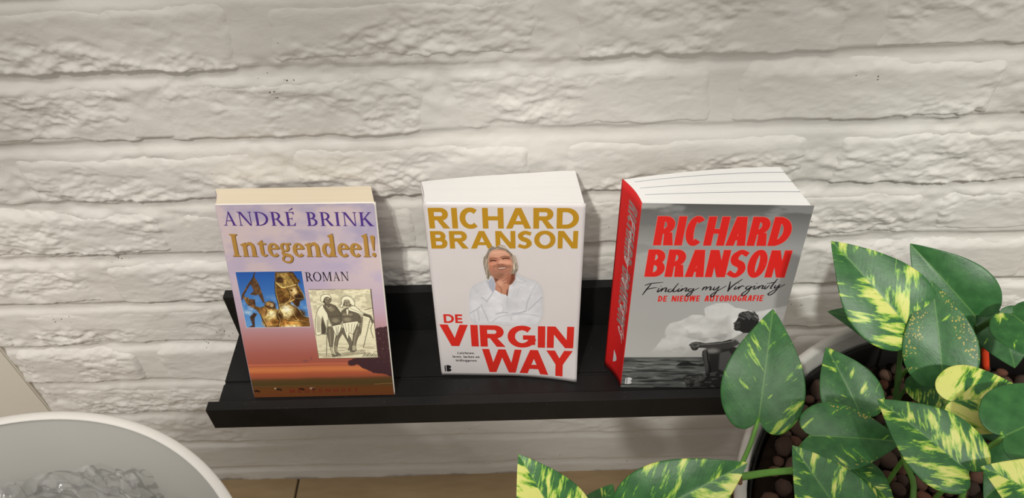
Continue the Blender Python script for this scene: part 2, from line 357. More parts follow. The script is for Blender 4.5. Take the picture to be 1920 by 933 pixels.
def sans(ch, W, wt, wh):
    c = 1.12*wt
    if ch == 'I': return [rect(0, 0, wt, 1)]
    if ch == 'R': return [rect(0, 0, wt, 1), bowl(wt*.5, W*.94, .40, 1, wt, wh), ('p', [(W*(.36 if W > .8 else .46), .45), (W-wt*1.22, 0), (W, 0), (W*(.36 if W > .8 else .46)+wt*1.0, .45)])]
    if ch == 'B': return [rect(0, 0, wt, 1), bowl(wt*.5, W*.92, .5-wh*.5+.02, 1, wt*.95, wh), bowl(wt*.5, W, 0, .5+wh*.5+.02, wt, wh)]
    if ch == 'D': return [rect(0, 0, wt, 1), bowl(wt*.5, W, 0, 1, wt, wh)]
    if ch == 'C': return [arc(W*.52, .5, W*.52-wt/2, .5-wh/2+.01, 48, 312, wt, wh*1.05)]
    if ch == 'G': return [arc(W*.52, .5, W*.52-wt/2, .5-wh/2+.01, 48, 350, wt, wh), rect(W*.55, .36, W-.01, .36+wh), rect(W-wt, .12, W-.01, .36+wh)]
    if ch == 'O': return [arc(W/2, .5, W/2-wt/2, .5-wh/2+.015, 0, 360, wt, wh, 44)]
    if ch == 'H': return [rect(0, 0, wt, 1), rect(W-wt, 0, W, 1), rect(wt*.5, .5-wh/2, W-wt*.5, .5+wh/2)]
    if ch == 'E': return [rect(0, 0, wt, 1), rect(wt*.5, 0, W, wh), rect(wt*.5, 1-wh, W, 1), rect(wt*.5, .5-wh/2, W*.94, .5+wh/2)]
    if ch == 'F': return [rect(0, 0, wt, 1), rect(wt*.5, 1-wh, W, 1), rect(wt*.5, .46-wh/2, W*.92, .46+wh/2)]
    if ch == 'L': return [rect(0, 0, wt, 1), rect(wt*.5, 0, W, wh)]
    if ch == 'T': return [rect(W/2-wt/2, 0, W/2+wt/2, 1), rect(0, 1-wh, W, 1)]
    if ch == 'U': return [rib([(wt/2, 1), (wt/2, .36), (W*.28, wh*.62), (W*.5, wh*.5), (W*.72, wh*.62), (W-wt/2, .36), (W-wt/2, 1)], [wt, wt, wh*1.15, wh, wh*1.15, wt, wt])]
    if ch == 'A' and W < .8: return [('p', [(0, 0), (wt*1.05, 0), (W*.62, 1), (W*.26, 1)]), ('p', [(W-wt*1.05, 0), (W, 0), (W*.78, 1), (W*.42, 1)]), rect(W*.2, .19, W*.8, .19+wh*.9)]
    if ch == 'A': return [('p', [(0, 0), (c, 0), (W/2+wt*.52, 1), (W/2-wt*.52, 1)]), ('p', [(W-c, 0), (W, 0), (W/2+wt*.52, 1), (W/2-wt*.52, 1)]), rect(W*.2, .20, W*.8, .20+wh*.85)]
    if ch == 'V': return [('p', [(0, 1), (W/2-wt*.52, 0), (W/2+wt*.52, 0), (c, 1)]), ('p', [(W, 1), (W-c, 1), (W/2-wt*.52, 0), (W/2+wt*.52, 0)])]
    if ch == 'W':
        q = W/4; h = wt*.48; o = []
        for x0, x1 in ((h, q), (2*q, q), (2*q, 3*q), (W-h, 3*q)): o.append(('p', [(x0-h, 1), (x1-h, 0), (x1+h, 0), (x0+h, 1)]))
        return o
    if ch == 'N': return [rect(0, 0, wt*.94, 1), rect(W-wt*.94, 0, W, 1), ('p', [(0, 1), (W-c, 0), (W, 0), (c, 1)])]
    if ch == 'M': return [rect(0, 0, wt, 1), rect(W-wt, 0, W, 1), ('p', [(0, 1), (W/2-wt*.5, .1), (W/2+wt*.5, .1), (wt*1.1, 1)]), ('p', [(W, 1), (W-wt*1.1, 1), (W/2-wt*.5, .1), (W/2+wt*.5, .1)])]
    if ch == 'Y': return [rect(W/2-wt/2, 0, W/2+wt/2, .5), ('p', [(0, 1), (W/2-wt*.5, .44), (W/2+wt*.5, .44), (c*1.05, 1)]), ('p', [(W, 1), (W-c*1.05, 1), (W/2-wt*.5, .44), (W/2+wt*.5, .44)])]
    if ch == 'S': return [rib([(W*.93, .83), (W*.76, .97-wh/2), (W*.5, 1.01-wh/2), (wt*.55, .76), (W*.3, .575), (W*.68, .45), (W-wt*.52, .26), (W*.55, wh/2-.01), (W*.28, wh/2+.02), (W*.05, .19)], [wh*1.05, wh, wh, wt*.95, wt*.95, wt*.95, wt*.95, wh, wh, wh*1.05])]
    return []
WIDE = dict(R=1.0, I=.27, C=.98, H=1.0, A=1.2, D=1.04, B=.88, N=1.05, S=.75, O=1.12, V=1.12, G=1.1, W=1.62, Y=1.08, E=.72)
COND = dict(R=.66, I=.27, C=.62, H=.70, A=.66, D=.66, B=.66, N=.70, S=.60, O=.64, E=.54, U=.66, W=.92, T=.56, G=.64, F=.5, M=.8, L=.5)
def st(x, w, y0=0, y1=1): return rect(x-w/2, y0, x+w/2, y1)
def sf(x, y, hl, up=1, t=.035): return ('p', [(x-hl, y), (x+hl, y), (x+hl*.62, y+up*t*1.5), (x-hl*.62, y+up*t*1.5)] if up > 0 else [(x-hl*.62, y+up*t*1.5), (x+hl*.62, y+up*t*1.5), (x+hl, y), (x-hl, y)])
TK, TN = .145, .055
def serif(ch):
    k, n = TK, TN
    if ch == 'A': return .84, [('p', [(.10, 0), (.10+n, 0), (.44, 1), (.40, 1)]), ('p', [(.60, 0), (.60+k*1.05, 0), (.46, 1), (.36, 1)]), rect(.2, .32, .62, .32+n), sf(.12, 0, .13), sf(.68, 0, .17)]
    if ch == 'N': return .94, [st(.16, n), st(.80, n), ('p', [(.10, 1), (.72, 0), (.83, 0), (.27, 1)]), sf(.16, 0, .14), sf(.80, 1, .14, -1), sf(.12, 1, .12, -1)]
    if ch == 'M': return 1.16, [st(.16, n), st(.96, k), ('p', [(.12, 1), (.50, 0), (.60, 0), (.28, 1)]), ('p', [(.52, 0), (.57, 0), (.94, 1), (.88, 1)]), sf(.16, 0, .14), sf(.96, 0, .18), sf(.97, 1, .14, -1), sf(.15, 1, .12, -1)]
    if ch == 'D': return .92, [st(.20, k), bowl(.2, .88, 0, 1, k, n), sf(.18, 0, .16), sf(.18, 1, .16, -1)]
    if ch == 'R': return .84, [st(.20, k), bowl(.2, .66, .44, 1, k, n), ('p', [(.38, .48), (.66, 0), (.86, 0), (.52, .48)]), sf(.2, 0, .18), sf(.18, 1, .16, -1), sf(.80, 0, .1, 1, .02)]
    if ch == 'B': return .76, [st(.20, k), bowl(.2, .62, .50, 1, k, n), bowl(.2, .70, 0, .55, k, n), sf(.18, 0, .16), sf(.18, 1, .16, -1)]
    if ch in 'EÉ':
        o = [st(.20, k), rect(.2, 0, .62, n), rect(.2, 1-n, .58, 1), rect(.2, .49, .48, .49+n), sf(.18, 0, .16), sf(.18, 1, .16, -1), ('p', [(.60, 0), (.66, .24), (.63, .24), (.50, n)]), ('p', [(.50, 1-n), (.57, .80), (.60, .80), (.60, 1)]), rect(.45, .40, .48, .64)]
        if ch == 'É': o.append(('p', [(.30, 1.10), (.36, 1.08), (.60, 1.22), (.55, 1.30)]))
        return .70, o
    if ch == 'I': return .42, [st(.21, k), sf(.21, 0, .18), sf(.21, 1, .18, -1)]
    if ch == 'K': return .90, [st(.20, k), ('p', [(.26, .46), (.32, .42), (.76, 1), (.66, 1)]), ('p', [(.34, .54), (.66, 0), (.88, 0), (.44, .62)]), sf(.2, 0, .18), sf(.2, 1, .18, -1), sf(.70, 1, .13, -1), sf(.80, 0, .14)]
    if ch == 'O': return .98, [arc(.49, .5, .40, .485, 0, 360, k, n, 40)]
    return .45, []
def oldstyle(ch):
    k = .20
    flag = lambda x, y: ('p', [(x-.20, y-.08), (x-.18, y-.13), (x+.02, y-.13), (x+.10, y+.02)])
    if ch == 'I': return .50, [st(.25, k), sf(.25, 0, .23, 1, .045), sf(.25, 1, .23, -1, .045)]
    if ch == 'n': return .86, [st(.22, k, 0, .56), flag(.22, .62), rib([(.26, .46), (.42, .57), (.58, .56), (.66, .40), (.66, 0)], [.07, .11, .16, .2, .2]), sf(.22, 0, .19, 1, .035), sf(.66, 0, .19, 1, .035)]
    if ch == 't': return .50, [rib([(.22, .66), (.22, .3), (.23, .12), (.32, .05), (.47, .08)], [.19, .19, .17, .11, .04]), ('p', [(.02, .54), (.48, .54), (.48, .61), (.04, .61)]), ('p', [(.12, .6), (.315, .6), (.315, .74), (.26, .74)])]
    if ch == 'e': return .62, [arc(.32, .30, .215, .27, 8, 318, .19, .085), rect(.20, .33, .56, .40)]
    if ch == 'g': return .64, [arc(.27, .42, .165, .165, 0, 360, .15, .06, 32), ('p', [(.34, .52), (.60, .54), (.60, .62), (.38, .60)]), rib([(.20, .27), (.12, .19), (.17, .10), (.36, .07), (.52, .01), (.56, -.10), (.46, -.23), (.27, -.25), (.10, -.18), (.10, -.07), (.20, .02)], [.06, .10, .15, .15, .15, .12, .09, .08, .09, .11, .06])]
    if ch == 'd': return .80, [arc(.33, .30, .215, .27, 30, 330, .19, .075), st(.58, k, 0.02, .96), ('p', [(.38, .94), (.40, .89), (.6, .89), (.68, 1.05)]), sf(.62, 0, .14, 1, .035)]
    if ch == 'l': return .44, [st(.24, k, 0, .96), ('p', [(.04, .94), (.06, .89), (.26, .89), (.34, 1.05)]), sf(.24, 0, .21, 1, .035)]
    if ch == '!': return .30, [('p', [(.12, .28), (.18, .28), (.26, .90), (.21, .96), (.09, .96), (.04, .90)]), arc(.15, .09, .05, .05, 0, 360, .1, .1, 16)]
    return .3, []
def mono(ch):
    w = .17; x = .70
    if ch == 'L': return .62, [rect(.06, 0, .06+w, 1), rect(.06, 0, .56, w)]
    if ch == 'l': return .28, [rect(.06, 0, .06+w, 1.05)]
    if ch == 'i': return .28, [rect(.06, 0, .06+w, x), rect(.06, .85, .06+w, 1.02)]
    if ch in 'nhu':
        if ch == 'u': return .64, [rib([(.14, x), (.14, .25), (.3, .09), (.46, .25), (.46, x)], w), rect(.4, 0, .55, x)]
        return .64, [rect(.06, 0, .06+w, x if ch == 'n' else 1.05), rib([(.14, .45), (.3, .62), (.46, .45), (.46, 0)], w)]
    if ch == 's': return .56, [rib([(.46, .58), (.28, .63), (.13, .5), (.28, .36), (.43, .2), (.28, .07), (.08, .12)], w)]
    if ch == 't': return .42, [rect(.14, .05, .14+w, .95), rect(.02, .56, .38, .7), rect(.2, 0, .38, w*.9)]
    if ch == 'e': return .62, [arc(.3, .34, .21, .27, 0, 310, w, w), rect(.14, .28, .55, .42)]
    if ch == 'c': return .58, [arc(.3, .34, .21, .27, 45, 315, w, w)]
    if ch == 'r': return .42, [rect(.06, 0, .06+w, x), rib([(.14, .42), (.24, .58), (.4, .6)], w)]
    if ch == 'a': return .62, [arc(.28, .34, .2, .27, 0, 360, w, w), rect(.42, 0, .42+w, x)]
    if ch == 'd': return .64, [arc(.28, .34, .2, .27, 0, 360, w, w), rect(.42, 0, .42+w, 1.05)]
    if ch == 'g': return .64, [arc(.28, .36, .2, .26, 0, 360, w, w), rib([(.5, x), (.5, -.05), (.38, -.2), (.12, -.16)], w)]
    if ch == 'v': return .58, [('p', [(.0, x), (.2, 0), (.36, 0), (.18, x)]), ('p', [(.56, x), (.38, x), (.2, 0), (.36, 0)])]
    if ch == ',': return .28, [('p', [(.06, -.16), (.14, -.16), (.24, .16), (.08, .16)])]
    return .32, []
def layout(text, glyph, x0, x1, yb, h, shear=0.0, gap=.06, yb1=None):
    """letters set between x0 and x1 (mm) on a base line from yb to yb1, cap height h (mm)"""
    yb1 = yb if yb1 is None else yb1
    pen, items = 0.0, []
    for ch in text:
        W, parts = glyph(ch); items.append((pen, parts)); pen += W+gap
    tot = pen-gap; sx = (x1-x0)/tot; out = []
    for px, parts in items:
        for p in parts:
            P = np.array(p[1], float)
            def tr(P): 
                xx = x0+(P[:, 0]+px)*sx+shear*P[:, 1]*h
                return np.c_[xx, yb+(yb1-yb)*(xx-x0)/(x1-x0)+P[:, 1]*h]
            if p[0] == 'p': out.append(('p', tr(P)))
            else:
                d = np.gradient(P, axis=0); d /= np.linalg.norm(d, axis=1)[:, None]+1e-9; nn = np.c_[-d[:, 1], d[:, 0]]; ww = np.array(p[2])[:, None]/2
                out.append(('s', tr(P+nn*ww), tr(P-nn*ww)))
    return out
def ink(name, parts, mapf, mat, parent, off=.25, step=.002):
    """parts in mm on the cover; mapf(x, y, off) gives the 3D point"""
    V, F = [], []
    z = off
    for p in parts:
        z += step
        if p[0] == 'p' and len(p[1]) == 4:
            P = np.array(p[1]); n = 5; b = len(V)
            for i in range(n+1):
                for j in range(3):
                    a = i/n; c = j/2
                    q = (P[0]*(1-c)+P[1]*c)*(1-a)+(P[3]*(1-c)+P[2]*c)*a; V.append(mapf(q[0], q[1], z))
            for i in range(n):
                for j in range(2): F.append((b+i*3+j, b+i*3+j+1, b+(i+1)*3+j+1, b+(i+1)*3+j))
        elif p[0] == 'p':
            b = len(V); V += [mapf(q[0], q[1], z) for q in p[1]]; F.append(tuple(range(b, len(V))))
        else:
            A, B = p[1], p[2]; b = len(V)
            for a_, b_ in zip(A, B): V += [mapf(b_[0], b_[1], z), mapf(a_[0], a_[1], z)]
            for i in range(len(A)-1): F.append((b+2*i, b+2*i+2, b+2*i+3, b+2*i+1))
    return mesh_obj(name, V, F, mat, parent, smooth=False)
def stroke_parts(lines, wmm, n=6):
    """handwriting: list of poly-lines in mm"""
    out = []
    for pts in lines:
        P = catmull(pts, n); d = np.gradient(P, axis=0); d /= np.linalg.norm(d, axis=1)[:, None]+1e-9; nn = np.c_[-d[:, 1], d[:, 0]]
        t = np.linspace(0, 1, len(P)); ww = wmm*(.55+.45*np.sin(np.pi*np.clip(t, .06, .94)))*(.8+.5*np.abs(d[:, 1]))
        out.append(('s', P+nn*ww[:, None]/2, P-nn*ww[:, None]/2))
    return out

# ---- small raster painter whose pixels become the coloured cells of a flat print
class Canvas:
    def __init__(s, x0, y0, x1, y1, res, H=None):
        s.x0, s.y0, s.x1, s.y1 = x0, y0, x1, y1; s.H = H
        s.nx = int((x1-x0)*res)+1; s.ny = int((y1-y0)*res)+1; s.res = res
        s.X, s.Y = np.meshgrid(np.linspace(x0, x1, s.nx), np.linspace(y0, y1, s.ny))
        s.C = np.zeros((s.ny, s.nx, 3))
    def mm(s, pts, o=(0, 0), k=1.0):
        P = np.array(pts, float)*k+np.array(o); Q = np.c_[P, np.ones(len(P))] @ np.array(s.H).reshape(3, 3).T
        return Q[:, :2]/Q[:, 2:]
    def mask(s, P, soft=.35):
        M = np.zeros_like(s.X); P = np.asarray(P)
        for dx, dy in ((-.25, -.25), (.25, -.25), (-.25, .25), (.25, .25)):
            X, Y = s.X+dx/s.res, s.Y+dy/s.res; ins = np.zeros(X.shape, bool)
            for (xa, ya), (xb, yb) in zip(P, np.roll(P, -1, 0)):
                if ya == yb: continue
                ins ^= ((ya > Y) != (yb > Y)) & (X < (xb-xa)*(Y-ya)/(yb-ya)+xa)
            M += ins
        M /= 4
        return s.blur(M, soft) if soft > .2 else M
    def blur(s, M, mm):
        r = max(1, int(round(mm*s.res)))
        for _ in range(2):
            for ax in (0, 1):
                p = np.pad(M, [(r, r) if a == ax else (0, 0) for a in (0, 1)], mode='edge'); c = np.cumsum(p, ax)
                c = np.insert(c, 0, 0, axis=ax)
                n = M.shape[ax]; sl = lambda a, b: tuple(slice(a, b) if q == ax else slice(None) for q in (0, 1))
                M = (c[sl(2*r+1, 2*r+1+n)]-c[sl(0, n)])/(2*r+1)
        return M
    def mix(s, M, col, a=1.0):
        col = np.broadcast_to(np.asarray(col, float), s.C.shape) if np.ndim(col) < 3 else col
        s.C = s.C*(1-(M*a)[..., None])+col*(M*a)[..., None]
    def poly(s, pts, col, soft=.0, a=1.0): s.mix(s.mask(pts, soft), col, a)
    def ell(s, c, r, col, soft=.3, a=1.0):
        d = np.hypot((s.X-c[0])/r[0], (s.Y-c[1])/r[1]); s.mix(sstep(1+soft, 1-soft, d), col, a)
    def line(s, pts, wd, col, a=1.0):
        P = catmull(pts, 5) if len(pts) > 2 else np.array(pts, float); mg = wd+.8
        i0, i1 = [int(np.clip((v-s.x0)*s.res, 0, s.nx)) for v in (P[:, 0].min()-mg, P[:, 0].max()+mg+1)]
        j0, j1 = [int(np.clip((v-s.y0)*s.res, 0, s.ny)) for v in (P[:, 1].min()-mg, P[:, 1].max()+mg+1)]
        if i1 <= i0 or j1 <= j0: return
        X, Y = s.X[j0:j1, i0:i1], s.Y[j0:j1, i0:i1]; D = np.full(X.shape, 1e9)
        for (xa, ya), (xb, yb) in zip(P[:-1], P[1:]):
            l2 = (xb-xa)**2+(yb-ya)**2+1e-9; q = np.clip(((X-xa)*(xb-xa)+(Y-ya)*(yb-ya))/l2, 0, 1)
            D = np.minimum(D, np.hypot(X-xa-q*(xb-xa), Y-ya-q*(yb-ya)))
        M = (sstep(wd/2+.22, wd/2-.12, D)*a)[..., None]
        s.C[j0:j1, i0:i1] = s.C[j0:j1, i0:i1]*(1-M)+np.asarray(col, float)*M
    def outl(s, pts, fill, col=(58, 52, 42), wd=.35, soft=.0):
        s.poly(pts, fill, soft); s.line(np.vstack([pts, pts[:1]]), wd, col, .9)
    def put(s, name, mapf, mat, parent, off=.12, alpha=None):
        V = mapf(s.X, s.Y, off)
        if alpha is None: return grid_obj(name, V, mat, parent, True, False, s.C)
        keep = alpha > .5; idx = -np.ones(s.X.shape, int)
        q = keep[:-1, :-1] & keep[:-1, 1:] & keep[1:, 1:] & keep[1:, :-1]
        use = np.zeros(s.X.shape, bool)
        use[:-1, :-1] |= q; use[:-1, 1:] |= q; use[1:, 1:] |= q; use[1:, :-1] |= q
        idx[use] = np.arange(use.sum())
        Q = np.stack([idx[:-1, :-1], idx[:-1, 1:], idx[1:, 1:], idx[1:, :-1]], -1)[q]
        return quads_obj(name, V[use], Q, mat, parent, True, s.C[use])

# ================================================================== THE BOOKS
PRINT = print_mat('cover_print')
H1 = [0.41474391647402487, -0.08518112285194772, -134.54385583726582, -0.005064195387368697, -0.5137875697928874, 385.6560751158833, 1.6759551831356528e-06, -0.000302203732655818, 1.0]
H2 = [0.3830787987119792, -0.04149854278261274, -288.3667147236505, 0.01013899502959348, -0.5668306460575409, 390.34230038343185, 2.714046701197604e-05, -0.0004581621443342903, 1.0]
H3 = [0.3823648400348857, 0.044567404704527136, -477.23422699727746, 0.010982231159884715, -0.544348832732394, 382.6216493599535, 2.004530690032087e-05, -0.00041485486390316156, 1.0]
def page_mat(name, rgb, lean):
    mt, nt, b = new_mat(name)
    tc = N(nt, 'ShaderNodeTexCoord'); mp = N(nt, 'ShaderNodeMapping'); mp.vector_type = 'TEXTURE'
    mp.inputs['Rotation'].default_value = (-lean, 0, 0); lk(nt, tc.outputs['Object'], mp.inputs[0])
    m2 = N(nt, 'ShaderNodeMapping'); m2.inputs['Scale'].default_value = (2, 2600, 2); lk(nt, mp.outputs[0], m2.inputs[0])
    n1 = N(nt, 'ShaderNodeTexNoise', i_Scale=1.0, i_Detail=2.0); lk(nt, m2.outputs[0], n1.inputs['Vector'])
    c = np.array(L3(*rgb)[:3])
    lk(nt, ramp(nt, n1.outputs['Fac'], [(.3, tuple(c*.93)), (.65, tuple(c))]), b.inputs['Base Color'])
    b.inputs['Roughness'].default_value = .8; b.inputs['Specular IOR Level'].default_value = .15
    bp = N(nt, 'ShaderNodeBump', i_Strength=.15, i_Distance=.0003); lk(nt, n1.outputs['Fac'], bp.inputs['Height']); lk(nt, bp.outputs[0], b.inputs['Normal'])
    return mt
class Book:
    def __init__(s, name, p, label, bulge=0.0, curl=0.0, tpow=1.6):
        x0, y0, psi, al, s.W, s.H, s.TLft, rho, s.kk, s.ss, s.TR = p
        u = np.array([math.cos(psi), math.sin(psi), 0]); n0 = np.array([math.sin(psi), -math.cos(psi), 0]); z = np.array([0, 0, 1.])
        v = math.cos(al)*z-math.sin(al)*n0; s.n = math.cos(al)*n0+math.sin(al)*z
        s.u, s.v = math.cos(rho)*u+math.sin(rho)*v, -math.sin(rho)*u+math.cos(rho)*v
        s.o = np.array([x0, y0, 0]); s.bulge, s.curl, s.tpow, s.lean = bulge, curl, tpow, al
        s.Wm, s.Hm = s.W*1000, s.H*1000
        s.root = empty(name, (x0+s.W/2, y0+.02, 0.0), label, 'book')
    def raw(s, a, t, w):
        a, t, w = [np.asarray(q, float)[..., None] for q in np.broadcast_arrays(a, t, w)]
        F = s.o+s.u*s.W*a+s.v*s.H*t
        T = s.TLft+(s.TR-s.TLft)*(1-np.clip(1-a, 0, 1)**s.tpow)
        P = F+(-s.n*T+s.v*s.kk+s.u*s.ss)*w
        P = P-s.u*(s.bulge*np.sin(np.pi*np.clip(w, 0, 1))*np.clip(1-a*6, 0, 1))
        return P
    def pos(s, a, t, w):
        P, P0 = s.raw(a, t, w), s.raw(a, np.zeros_like(np.asarray(t, float)), w)
        t_ = np.asarray(np.broadcast_arrays(a, t, w)[1], float)[..., None]
        return P+s.v*((0.0008-P0[..., 2:3])/s.v[2])*(1-t_)
    def front(s, x, y, off):
        a, t = np.asarray(x, float)/s.Wm, np.asarray(y, float)/s.Hm
        P = s.pos(a, t, np.zeros_like(a))+s.n*.001*np.asarray(off, float)[..., None] if np.ndim(off) else s.pos(a, t, np.zeros_like(a))+s.n*.001*off
        c = s.curl*np.clip((a-.45)/.55, 0, 1)**2*np.clip((.22-t)/.22, 0, 1)**2
        return P+s.n*c[..., None] if np.ndim(c) else P+s.n*c
    def spine_map(s, x, y, off):
        P = s.pos(0.0, 1-x/s.Hm, 1-y/(s.TLft*1000)); return P-s.u*.001*(.35+off)
def slab(name, A, B, mat, parent, smooth=False):
    """closed solid between two matching point grids"""
    ny, nx = A.shape[:2]; n = ny*nx; i = np.arange(n).reshape(ny, nx)
    f = np.stack([i[:-1, :-1], i[:-1, 1:], i[1:, 1:], i[1:, :-1]], -1).reshape(-1, 4)
    F = [f, f[:, ::-1]+n]
    for e, rev in ((i[0, :], 0), (i[-1, :], 1), (i[:, 0], 1), (i[:, -1], 0)):
        q = np.stack([e[:-1]+n, e[1:]+n, e[1:], e[:-1]], -1); F.append(q[:, ::-1] if rev else q)
    return quads_obj(name, np.vstack([A.reshape(-1, 3), B.reshape(-1, 3)]), np.vstack(F), mat, parent, smooth)
def block(name, b, rx, mat):
    S = np.concatenate([np.linspace(.004, rx, 30), np.full(9, rx), np.linspace(rx, .004, 30), np.full(9, .004)])
    T_ = np.concatenate([np.full(30, .9975), np.linspace(.9, .1, 9), np.full(30, 0.0), np.linspace(.1, .9, 9)])
    ws = np.linspace(.008, .988, 15); n = len(S)
    V = np.concatenate([b.pos(S, T_, np.full(n, w_)) for w_ in ws])
    F = [(i*n+k, (i+1)*n+k, (i+1)*n+(k+1) % n, i*n+(k+1) % n) for i in range(len(ws)-1) for k in range(n)]
    F += [tuple(range(n)), tuple(range((len(ws)-1)*n, len(ws)*n))[::-1]]
    return mesh_obj(name, V, F, mat, b.root, smooth=False)
def build_book(b, paper, cover, spine_m, back_m, rx=.992, spt=.985):
    a, t = np.meshgrid(np.linspace(0, 1, 45), np.linspace(0, 1, 49))
    fc = slab('front_cover', b.front(a*b.Wm, t*b.Hm, .08), b.front(a*b.Wm, t*b.Hm, -.25), cover, b.root)
    a2, t2 = np.meshgrid(np.linspace(.004, rx, 30), np.linspace(0.0, .9975, 12))
    pb = block('page_block', b, rx, paper)
    bk = slab('back_cover', b.pos(a, t*.97, .99), b.pos(a, t*.97, 1.0)-b.n*.0003, back_m, b.root)
    w_, t3 = np.meshgrid(np.linspace(0, 1, 17), np.linspace(0, 1, 25))
    A = b.pos(0.0, t3*spt, w_); sp = slab('spine', A+b.u*.0002, A-b.u*.00035, spine_m, b.root)
    return fc, pb, sp
INKG = 1.06

# ---------------------------------------------------------------- novel with the sunset cover
b1 = Book('paperback_book', [0.035365, -0.092281, -0.007133, 0.318920, 0.141256, 0.211732, 0.021487, -0.013070, 0.005933, -0.006470, 0.023527],
          'lilac and sunset-orange paperback with two inset pictures, leftmost book on the ledge', bulge=-.0012)
CREAM = page_mat('cream_pages', (226, 213, 190), b1.lean); WHITE_CARD = flat('white_card', (232, 226, 216), .5)
LILAC = flat('lilac_card', (176, 160, 180), .4)
fc, pb, sp = build_book(b1, CREAM, WHITE_CARD, LILAC, LILAC)
cv = Canvas(0, 0, b1.Wm, b1.Hm, 1.7, H1)
def grad(Y, stops):
    y = [q[0] for q in stops]; c = np.array([q[1] for q in stops], float)
    return np.stack([np.interp(Y, y, c[:, k]) for k in range(3)], -1)
wob = (fbm(cv.X*.03, cv.Y*.05, 5)-.5)*3
cv.C = grad(cv.Y+wob*.4, [(0, (112, 66, 38)), (9, (108, 66, 36)), (13, (92, 66, 38)), (16, (80, 66, 38)), (21, (92, 66, 40)), (24, (150, 80, 58)), (29, (172, 90, 62)), (30.5, (186, 108, 66)), (33, (202, 120, 74)), (36.5, (186, 108, 70)), (37.5, (160, 86, 66)), (39, (190, 106, 78)), (41, (158, 86, 70)),
    (52, (160, 92, 82)), (66, (170, 112, 108)), (82, (176, 138, 145)), (100, (180, 156, 172)), (135, (176, 162, 184)), (165, (178, 164, 180)), (212, (158, 150, 172))])
cl = sstep(.42, .68, fbm(cv.X*.028+3, cv.Y*.04, 8, 5))*sstep(95, 150, cv.Y); cv.mix(cl, (196, 178, 176), .75)
cl = sstep(.5, .75, fbm(cv.X*.03+9, cv.Y*.05, 15, 4))*sstep(120, 190, cv.Y); cv.mix(cl, (150, 142, 172), .7)
k5 = 440/1283
tree = cv.mm([(945, 340), (1030, 330), (1060, 620), (1035, 612), (1000, 596), (945, 592), (905, 572), (865, 560), (855, 540), (800, 552), (795, 520), (840, 505), (955, 500)], (380, 500), k5)
tm = cv.mask(tree, .9)+.55*(fbm(cv.X*.5, cv.Y*.5, 4, 4)-.5); cv.mix(sstep(.42, .58, tm)*sstep(92, 100, cv.X)*sstep(21, 23, cv.Y), (66, 42, 46))
cv.mix(sstep(.74, .8, fbm(cv.X*.9, cv.Y*.9, 61, 3))*sstep(126, 129, cv.X)*(cv.Y > 40)*(cv.Y < 78), (150, 120, 112), .8)
for (x, y, c_) in ((1.5, 8, (40, 28, 24)), (23.5, 9.5, (52, 36, 30)), (46, 9.3, (44, 26, 24)), (57, 10, (170, 140, 120))):
    cv.ell((x+2, y), (2.6, 1.2), c_, .3); cv.ell((x+4.4, y-1.1), (1.0, .9), (44, 28, 24), .3)
cv.ell((22.5, 10.6), (1.1, .9), (185, 165, 130), .4); cv.ell((60, 9.4), (.9, 1.3), (44, 28, 24), .3)
cv.line([(122, 13.5), (134, 14.2), (140, 14)], .5, (165, 125, 85), .7); cv.line([(0, 13), (40, 13), (90, 12.6)], .5, (122, 88, 56), .5)
cv.ell((57, 43), (3, 1.4), (130, 78, 74), .6, .8); cv.ell((63, 46), (1.2, 2.2), (130, 78, 74), .6, .6)
cv.C *= INKG
rc = 3.2; qx, qy = np.maximum(cv.X-(b1.Wm-rc-.6), 0), np.maximum(cv.Y-(b1.Hm-rc-.8), 0)
cv.put('cover_picture', b1.front, PRINT, fc, .10, (np.hypot(qx, qy) < rc).astype(float))
VIOLET, GOLDINK, BLACKINK, REDDIM = flat('violet_ink', (76, 46, 128)), flat('dull_gold_ink', (172, 130, 62)), flat('black_ink', (34, 28, 32)), flat('dim_red_ink', (122, 46, 36))
ink('author_lettering', layout('ANDRÉ BRINK', serif, 4.2, 137.5, 190.6, 13.6, 0, .07, 188.2), b1.front, VIOLET, fc)
ink('title_shadow', layout('Integendeel!', oldstyle, 6.7, 138.3, 159.0, 22.6, 0, .02, 156.6), b1.front, flat('brown_ink', (112, 84, 48)), fc, .18)
ink('title_lettering', layout('Integendeel!', oldstyle, 6.0, 137.6, 159.6, 22.6, 0, .02, 157.2), b1.front, GOLDINK, fc, .25)
ink('subtitle_lettering', layout('ROMAN', serif, 69.4, 109.6, 132.4, 9.6, 0, .07), b1.front, BLACKINK, fc)
ink('publisher_lettering', layout('MEULENHOFF', lambda c: (COND.get(c, .6), sans(c, COND.get(c, .6), .16, .16)), 36.5, 105, 5.0, 4.4, 0, .55), b1.front, REDDIM, fc)

# the two framed pictures
k2 = 300/1400
cv = Canvas(6.2, 83.0, 67.0, 143.3, 3.0, H1)
def q2(p): return cv.mm(p, (430, 490), k2)
T = (cv.Y-83)/60
cv.C = (1-T)[..., None]*np.array((96, 150, 205.))+T[..., None]*np.array((38, 84, 158.))
cv.mix(sstep(.5, .8, fbm(cv.X*.09, cv.Y*.12, 77, 5))*sstep(125, 95, cv.Y), (190, 205, 215), .8)
BR = (104, 74, 34)
cv.poly(q2([(400, 95), (560, 95), (590, 150), (620, 165), (600, 200), (640, 270), (655, 320), (620, 350), (612, 395), (590, 400), (560, 370), (530, 340), (545, 385), (600, 420), (640, 480), (700, 500), (712, 580), (320, 580), (290, 530), (275, 470), (240, 430), (200, 405), (165, 385), (140, 330), (160, 310), (215, 385), (270, 405), (305, 395), (320, 365), (350, 352), (390, 362), (412, 420), (440, 425), (430, 370), (405, 280), (400, 180)]), BR)
